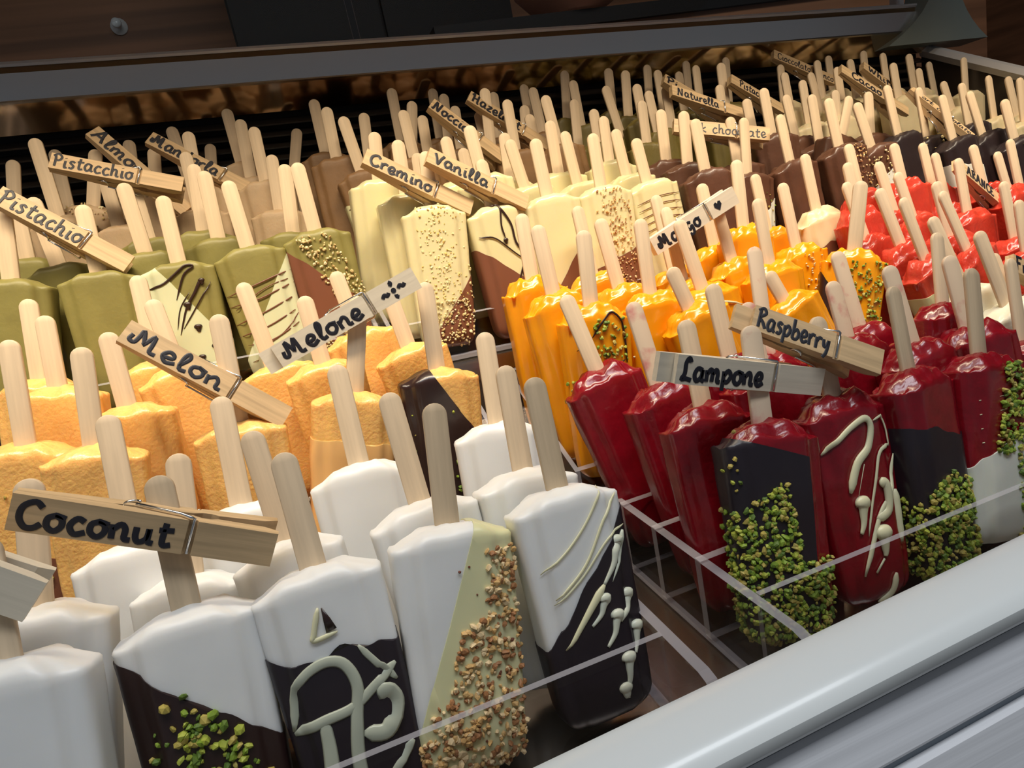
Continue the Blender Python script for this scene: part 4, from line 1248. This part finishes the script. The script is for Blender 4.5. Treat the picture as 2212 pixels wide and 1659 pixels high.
VARIANT = {'n4': 'choc_pist_branch', 'mc3': 'white_pist', 'd3': 'white', 'r7': 'pale_dip'}
SHADED_STICKS = {'c10', 'c13', 'r3', 's14', 's17', 'c2', 'g14'}  # sticks with the shade on their faces put into the wood colour
STAINED = {'s4', 's7', 's8', 's16', 's2', 's12', 's13', 's11'}
YAW = {'c10': 4, 'c13': 6, 'r3': -30, 's14': 12, 's17': 4, 's18': 8}

order = {}
for p in POPS:
    order.setdefault(p[0], []).append(p)
RANK = {}
for k, L in order.items():
    plain = [q for q in L if q[1] not in SPECIAL]
    # left to right as seen: by bearing from the viewer of the stick tip
    plain.sort(key=lambda q: (q[3][0] + q[4][0] * q[5]) / (q[3][1] + q[4][1] * q[5]))
    for i, q in enumerate(plain):
        RANK[q[1]] = (i, len(plain))

rng = random.Random(11)
POPOBJ = {}
for fl, pid, var, root, dr, L, wd in POPS:
    tier, words, grp = FLV[fl]
    if pid in SPECIAL:
        lab = SPECIAL[pid]
    else:
        i, n = RANK[pid]
        lab = 'plain %s pop, %s from the left of the %d plain ones' % (words, ORD[i], n)
    e = obj('ice_pop', None, label=lab, cat='ice pop', group=grp or None)
    e.empty_display_size = .01
    z = Vector(dr).normalized()
    yw = math.radians(YAW.get(pid, rng.uniform(-7, 7)))
    x = Vector((math.cos(yw), math.sin(yw), 0))
    x = (x - z * x.dot(z)).normalized()
    y = z.cross(x)
    m = Matrix((x, y, z)).transposed().to_4x4()
    m.translation = V(*root)
    e.matrix_world = m
    k = rng.randrange(3)
    bt = body(fl, k)
    bo = obj('ice_body', bt[0], e)
    # reach down to the tray plate
    foot = Vector(root) - z * BODY_H
    gap = (foot.z - shelf_z(tier, foot.x, foot.y) - .15 - 2.0 * abs(z.x)) / z.z
    s = min(1.16, max(.72, (BODY_H + gap) / BODY_H))
    bo.scale = (wd, wd, s)
    obj('stick', stick_mesh(L, 'stick_wood_shaded' if pid in SHADED_STICKS else 'stick_wood_stained' if pid in STAINED else None), e)
    vv = VARIANT.get(pid, var)
    if vv != 'plain':
        for q in list(e.children):
            pass
        n0 = set(o.name for o in e.children)
        deco(fl, vv, e, bt, random.Random(hash(pid) % 1000 if False else sum(map(ord, pid)) * 7))
        for q in e.children:
            if q.name not in n0:
                q.scale = (wd, wd, s)
    POPOBJ[pid] = e

# ------------------------------------------------------------------ handwriting
GL = {
    'A': (1.3, '0,0 .35,.9 .6,1.7 .8,.9 1.15,0|.2,.6 1.0,.65'), 'B': (1.15, '.15,0 .15,1.6|0,1.55 .7,1.6 .9,1.25 .3,.9 .95,.7 .95,.15 .1,0'),
    'C': (1.15, '1.05,1.35 .7,1.65 .2,1.3 .1,.6 .4,.05 .8,.05 1.1,.35'), 'D': (1.25, '.2,0 .2,1.6|0,1.6 .7,1.55 1.1,.9 .8,.15 .1,0'),
    'H': (1.35, '0,1.2 .3,1.6 .3,0|.3,.75 1.0,.85|1.0,1.65 1.0,.2 1.25,.0'), 'L': (1.1, '.8,1.4 .6,1.7 .35,1.3 .35,.5 .1,.05 .5,.1 1.0,0'),
    'M': (1.7, '0,.9 -.05,.35 .25,.3 .35,1.0 .4,1.6 .7,.7 .75,.5 1.05,1.6 1.15,.8 1.2,.1 1.55,.05'), 'N': (1.45, '0,.2 .2,.1 .3,1.6 .6,.8 .95,.05 1.05,1.0 1.1,1.7'),
    'P': (1.1, '.3,0 .3,1.0 .2,1.5|0,1.35 .5,1.7 .95,1.3 .7,.85 .3,.8'), 'R': (1.2, '.25,0 .25,1.6|0,1.4 .55,1.7 .9,1.3 .3,.85 .7,.5 1.1,.0'),
    'V': (1.1, '0,1.55 .3,.8 .5,.05 .75,.9 1.05,1.6'), 'W': (1.5, '0,1.5 .25,.1 .6,1.1 .9,.1 1.3,1.6'), 'F': (1.0, '.2,0 .2,1.6|0,1.55 .9,1.65|.2,.85 .7,.9'),
    'E': (1.0, '.9,1.5 .3,1.6 .15,.9 .6,.85|.15,.9 .1,.1 .9,.1'), 'a': (1.0, '.75,.9 .3,1.0 .05,.5 .3,.02 .7,.4 .75,.95 .75,.2 1.0,.05'),
    'b': (.95, '.1,1.7 .12,.8 .12,.1 .6,.05 .8,.5 .5,.9 .15,.6'), 'c': (.85, '.75,.85 .4,1.0 .1,.5 .35,.02 .85,.2'), 'd': (1.05, '.7,.85 .3,.95 .05,.45 .35,.02 .7,.4 .8,1.7 .75,.2 1.05,.05'),
    'e': (.85, '.05,.4 .6,.55 .6,.9 .3,1.0 .05,.5 .35,.0 .85,.25'), 'g': (.95, '.7,.9 .3,1.0 .05,.5 .35,.1 .7,.5 .7,-.3 .35,-.6 .1,-.3'),
    'h': (1.0, '.1,1.7 .12,.8 .12,0|.12,.6 .4,.95 .65,.8 .68,.1 1.0,.05'), 'i': (.5, '.2,.95 .18,.3 .25,.02 .5,.1|.2,1.35 .22,1.3'), 'k': (.95, '.1,1.7 .12,0|.7,.95 .15,.45 .8,.0'),
    'l': (.6, '.1,.3 .45,1.3 .3,1.7 .15,1.2 .2,.1 .6,.1'), 'm': (1.45, '.05,.9 .1,0|.1,.6 .4,.98 .6,.7 .6,.02|.6,.6 .9,.98 1.1,.7 1.12,.1 1.4,.05'),
    'n': (1.0, '.05,.9 .1,0|.1,.6 .45,.98 .68,.7 .7,.1 1.0,.05'), 'o': (.9, '.45,.98 .1,.75 .1,.25 .45,.0 .75,.35 .7,.8 .4,.98 .9,.85'), 'p': (.95, '.1,.95 .12,.2 .1,-.6|.12,.6 .5,1.0 .8,.6 .5,.1 .12,.2'),
    'r': (.75, '.1,.95 .12,0|.12,.55 .4,.95 .75,.9'), 's': (.75, '.65,.85 .35,1.0 .15,.75 .55,.4 .4,.02 .05,.1'), 't': (.8, '.35,1.5 .3,.4 .4,.05 .75,.15|.05,1.0 .8,1.08'),
    'u': (1.0, '.08,.95 .1,.3 .3,.02 .65,.3 .7,.95 .72,.15 1.0,.05'), 'w': (1.2, '.05,.95 .2,.1 .55,.8 .75,.08 1.1,.95'), 'y': (.9, '.08,.95 .2,.4 .5,.4 .72,.95 .6,-.1 .25,-.6'),
    'z': (.85, '.1,.9 .7,.95 .1,.1 .8,.05'), ' ': (.6, ''),
}


def writing(text, width, height):
    """polylines of hand lettering fitted in width x height"""
    tot = sum(GL[c][0] + .12 for c in text)
    sx = width / tot
    sy = height / 1.75
    out = []
    x = 0
    r = random.Random(len(text) * 31 + ord(text[0]))
    for c in text:
        w, s = GL[c]
        dy = r.uniform(-.05, .05)
        for st in s.split('|'):
            if not st:
                continue
            pts = []
            for q in st.split():
                a, b = q.split(',')
                pts.append(((x + float(a)) * sx, (float(b) + dy) * sy, 0))
            out.append(pts)
        x += w + .12
    return out


# ------------------------------------------------------------------ clothes pegs
PEGS = [
    ('Coconut', (-10.79, 24.1, -5.67), (-3.5, 24.1, -9.75), 0, 0.03, 0.6, 1.0, ''),
    ('Melon', (-8.74, 36.2, -1.21), (-2.62, 36.2, -7.56), 28, 0.05, 0.6, 1.0, ''),
    ('Melone', (-2.28, 36.6, -4.32), (6.03, 36.6, -1.79), 5, 0.05, 0.6, 1.0, 'sun'),
    ('Pistacchio', (-14.17, 55.0, 10.63), (-6.33, 55.0, 7.61), 30, 0.02, 0.62, 1.1, ''),
    ('Pistachio', (-15.72, 48.0, 7.85), (-10.04, 48.0, 2.41), 28, 0.03, 0.64, 1.1, ''),
    ('Almond', (-12.01, 60.0, 13.25), (-7.07, 59.0, 6.18), 30, 0.03, 0.64, 1.1, ''),
    ('Mandorla', (-8.47, 61.5, 12.47), (-1.35, 60.5, 6.6), 30, 0.03, 0.62, 1.1, ''),
    ('Cremino', (6.24, 47.2, 6.43), (12.94, 47.2, 1.71), 28, 0.05, 0.62, 1.0, ''),
    ('Vanilla', (10.55, 47.0, 5.8), (17.16, 47.0, 1.3), 28, 0.06, 0.6, 1.0, ''),
    ('Nocciola', (14.38, 58.5, 11.3), (19.66, 57.6, 5.76), 30, 0.03, 0.64, 1.1, ''),
    ('Hazelnut', (18.47, 60.5, 11.84), (25.3, 60.0, 6.16), 30, 0.03, 0.62, 1.1, ''),
    ('Naturella', (37.31, 57.4, 9.13), (45.56, 57.0, 5.5), 30, 0.06, 0.58, 1.0, ''),
    ('Pi', (39.3, 61.5, 10.97), (45.59, 60.5, 6.23), 30, 0.03, 0.22, 1.0, ''),
    ('Milk chocolate', (33.91, 52.6, 5.45), (41.63, 50.0, 3.07), 20, 0.08, 0.97, 0.95, ''),
    ('Pistacchio', (46.75, 61.0, 9.86), (52.56, 60.5, 5.89), 30, 0.15, 0.75, 1.0, ''),
    ('Cioccolato Bianco', (57.02, 66.5, 12.63), (64.39, 65.5, 8.59), 25, 0.06, 0.98, 0.95, ''),
    ('Cacao', (58.47, 58.5, 8.74), (66.08, 57.5, 3.16), 30, 0.15, 0.6, 1.1, ''),
    ('White', (65.1, 62.0, 9.23), (70.99, 61.0, 4.15), 30, 0.1, 0.62, 1.1, ''),
    ('Dark chocolate', (61.01, 52.6, 4.99), (63.71, 48.6, -0.67), 30, 0.1, 0.97, 1.0, ''),
    ('ARANCE', (55.41, 43.2, -3.05), (66.26, 42.2, -12.86), 30, 0.05, 0.5, 1.1, ''),
    ('Raspberry', (18.94, 25.0, -6.25), (23.81, 22.7, -9.37), 22, 0.03, 0.6, 1.05, ''),
    ('Lampone', (13.92, 23.8, -7.27), (21.4, 23.8, -9.89), 0, 0.03, 0.58, 1.0, ''),
    ('Mango', (23.66, 41.2, -3.52), (30.43, 40.6, -1.15), 5, 0.06, 0.56, 1.0, 'heart'),
    ('', (-13.66, 22.0, -4.67), (-10.15, 22.0, -8.16), 10, 0.0, 0.6, 1.0, ''),
    ('Fragola', (46.68, 33.0, -9.45), (57.79, 33.0, -16.2), 20, 0.03, 0.6, 1.1, ''),
]
PEGLAB = {
    0: 'large oak clothes peg lettered Coconut above the white pops', 1: 'clothes peg lettered Melon sloping down to the right', 2: 'pale clothes peg lettered Melone with a drawn sun, rising to the right',
    3: 'clothes peg lettered Pistacchio, nearly level at the left', 4: 'clothes peg lettered Pistachio with one c at the left edge', 5: 'clothes peg lettered Almond at the back left',
    6: 'clothes peg lettered Mandorla behind three sticks', 7: 'clothes peg lettered Cremino above the pale yellow pops', 8: 'clothes peg lettered Vanilla right of the Cremino peg',
    9: 'clothes peg lettered Nocciola in the back row', 10: 'clothes peg lettered Hazelnut in the back row', 11: 'clothes peg lettered Naturella above the milk chocolate peg',
    12: 'half hidden clothes peg with a letter P left of the Naturella peg', 13: 'clothes peg lettered Milk chocolate, nearly level behind sticks', 14: 'small clothes peg lettered Pistacchio at the far right back',
    15: 'clothes peg lettered Cioccolato Bianco on the topmost row', 16: 'clothes peg lettered Cacao at the back right', 17: 'clothes peg lettered White behind the Cacao peg',
    18: 'clothes peg lettered Dark chocolate sloping steeply at the right', 19: 'clothes peg in block capitals above the red pops at the right edge', 20: 'clothes peg lettered Raspberry tilted down to the right',
    21: 'grey clothes peg lettered Lampone in front of the raspberry pops', 22: 'white clothes peg lettered Mango with a black heart', 23: 'cream clothes peg end poking in at the lower left edge',
    24: 'clothes peg cut off by the right edge above the pale pops'}


def peg(i, text, Lp, Rp, roll, ua, ub, th, extra):
    Lp, Rp = Vector(Lp), Vector(Rp)
    u = (Rp - Lp).normalized()
    LG = 8.3
    if 6 < (Rp - Lp).length < 10:
        LG = (Rp - Lp).length
    if i == 23:
        Lp = Rp - u * LG
    n = Vector((0, -1, 0))
    n = (n - u * n.dot(u)).normalized()
    n = Matrix.Rotation(-math.radians(roll), 3, u) @ n
    if n.z < 0 and roll > 5:
        n = Matrix.Rotation(2 * math.radians(roll), 3, u) @ n
    vv = n.cross(u)
    e = obj('clothes_peg', None, label=PEGLAB[i], cat='clothes peg', group='lettered wooden clothes pegs')
    e.empty_display_size = .01
    m = Matrix((u, vv, n)).transposed().to_4x4()
    m.translation = V(*Lp)
    e.matrix_world = m
    hv = .64                                        # half height of the face
    wm = 'peg_white' if i in (2, 22, 23, 21) else 'peg_wood'
    un = .655 * LG                                  # where the wire crosses

    def arm(sgn, ang, nm, shift=0):
        # side profile (u, w): w = 0 outer face, inner side towards the stick
        pr = [(0, 0), (un - .16, 0), (un - .1, -.12), (un + .1, -.12), (un + .16, 0), (LG, 0), (LG, -.30), (LG - .5, -.5), (un + .75, -.52), (un + .5, -.40), (un + .2, -.40), (un - .1, -.52),
              (.45 * LG, -.50), (.41 * LG, -.42), (.37 * LG, -.42), (.33 * LG, -.46), (.0, -.30)]
        k = len(pr)
        vs = []
        c, s = math.cos(ang), math.sin(ang)
        for vy in (-hv, hv):
            for a, w in pr:
                if sgn < 0:
                    a2, w2 = a - un, w + .52
                    a3, w3 = a2 * c - w2 * s, a2 * s + w2 * c
                    vs.append((a3 + un + shift, vy, -.74 - w3 - .0))
                else:
                    vs.append((a, vy, w))
        bevel = .05
        fs = [tuple(range(k - 1, -1, -1)), tuple(k + q for q in range(k))] + [(q, (q + 1) % k, k + (q + 1) % k, k + q) for q in range(k)]
        bm = bmesh.new()
        bb = [bm.verts.new([q * CM for q in p]) for p in vs]
        for q in fs:
            bm.faces.new([bb[z] for z in q])
        bmesh.ops.recalc_face_normals(bm, faces=bm.faces)
        me = bpy.data.meshes.new(nm)
        bm.to_mesh(me)
        bm.free()
        me.materials.append(MAT[wm])
        return obj(nm, me, e)
    front = arm(1, 0, 'front_arm')
    arm(-1, .13, 'back_arm', -.75 if i in (2, 19, 20, 21) else 0)
    # spring: coil between the arms and two bent legs
    v, f = [], []
    uc = .40 * LG
    P = []
    for k in range(49):
        a = 2 * math.pi * k / 12
        P.append(Vector((uc + .24 * math.cos(a), -hv - .16 + (2 * hv + .32) * k / 48, -.62 + .24 * math.sin(a))))
    tube_vf(P, .055, 6, None, v, f)
    for sg, w0, w1 in ((1, -.45, .03), (-1, -.9, -1.30)):
        P = [Vector((uc + .15, sg * (hv + .12), w0)), Vector((un - .5, sg * (hv + .12), (w0 + w1) / 2)), Vector((un - .1, sg * (hv + .12), w1 - .02)), Vector((un, sg * (hv + .09), w1 - .06)),
             Vector((un, sg * hv * .5, w1 - .05)), Vector((un, -sg * (hv - .05), w1 - .05))]
        tube_vf(P, .055, 6, None, v, f)
    obj('spring', mesh_from('spring', v, f, 'wire'), e)
    v, f = [], []
    up = Vector((0, 0, 1))
    rad = .105 if len(text) < 9 else (.08 if len(text) < 12 else .06)
    paths = []
    if text:
        for st in writing(text, (ub - ua) * LG, th * .98):
            paths.append([(p[0] + ua * LG, p[1] - hv * .68, .012) for p in st])
    if extra == 'heart':
        cx = .78 * LG
        hp = [(0, -.34), (-.30, .02), (-.27, .28), (-.1, .33), (0, .18), (.1, .33), (.27, .28), (.30, .02)]
        b0 = len(v)
        v += [(cx + a, q, .02) for a, q in hp]
        f.append(tuple(b0 + k for k in range(len(hp) - 1, -1, -1)))
    if extra == 'sun':
        cx = .83 * LG
        b0 = len(v)
        v += [(cx + .15 * math.cos(a * .5236), .15 * math.sin(a * .5236), .02) for a in range(12)]
        f.append(tuple(b0 + k for k in range(12)))
        paths += [[(cx - .75, -.12, .012), (cx - .58, .02, .012), (cx - .45, -.1, .012), (cx - .3, .02, .012)], [(cx + .3, -.02, .012), (cx + .45, .1, .012), (cx + .6, -.02, .012), (cx + .75, .08, .012)],
                  [(cx - .06, .3, .012), (cx + .05, .42, .012), (cx - .04, .54, .012)], [(cx + .02, -.25, .012), (cx + .0, -.36, .012), (cx + .1, -.46, .012)]]
    for st in paths:
        tube_vf(catmull(st, 4), rad, 6, (up, .14), v, f)
    if v:
        obj('lettering', mesh_from('lettering', v, f, 'ink', smooth=False), front)


for i, q in enumerate(PEGS):
    peg(i, *q)
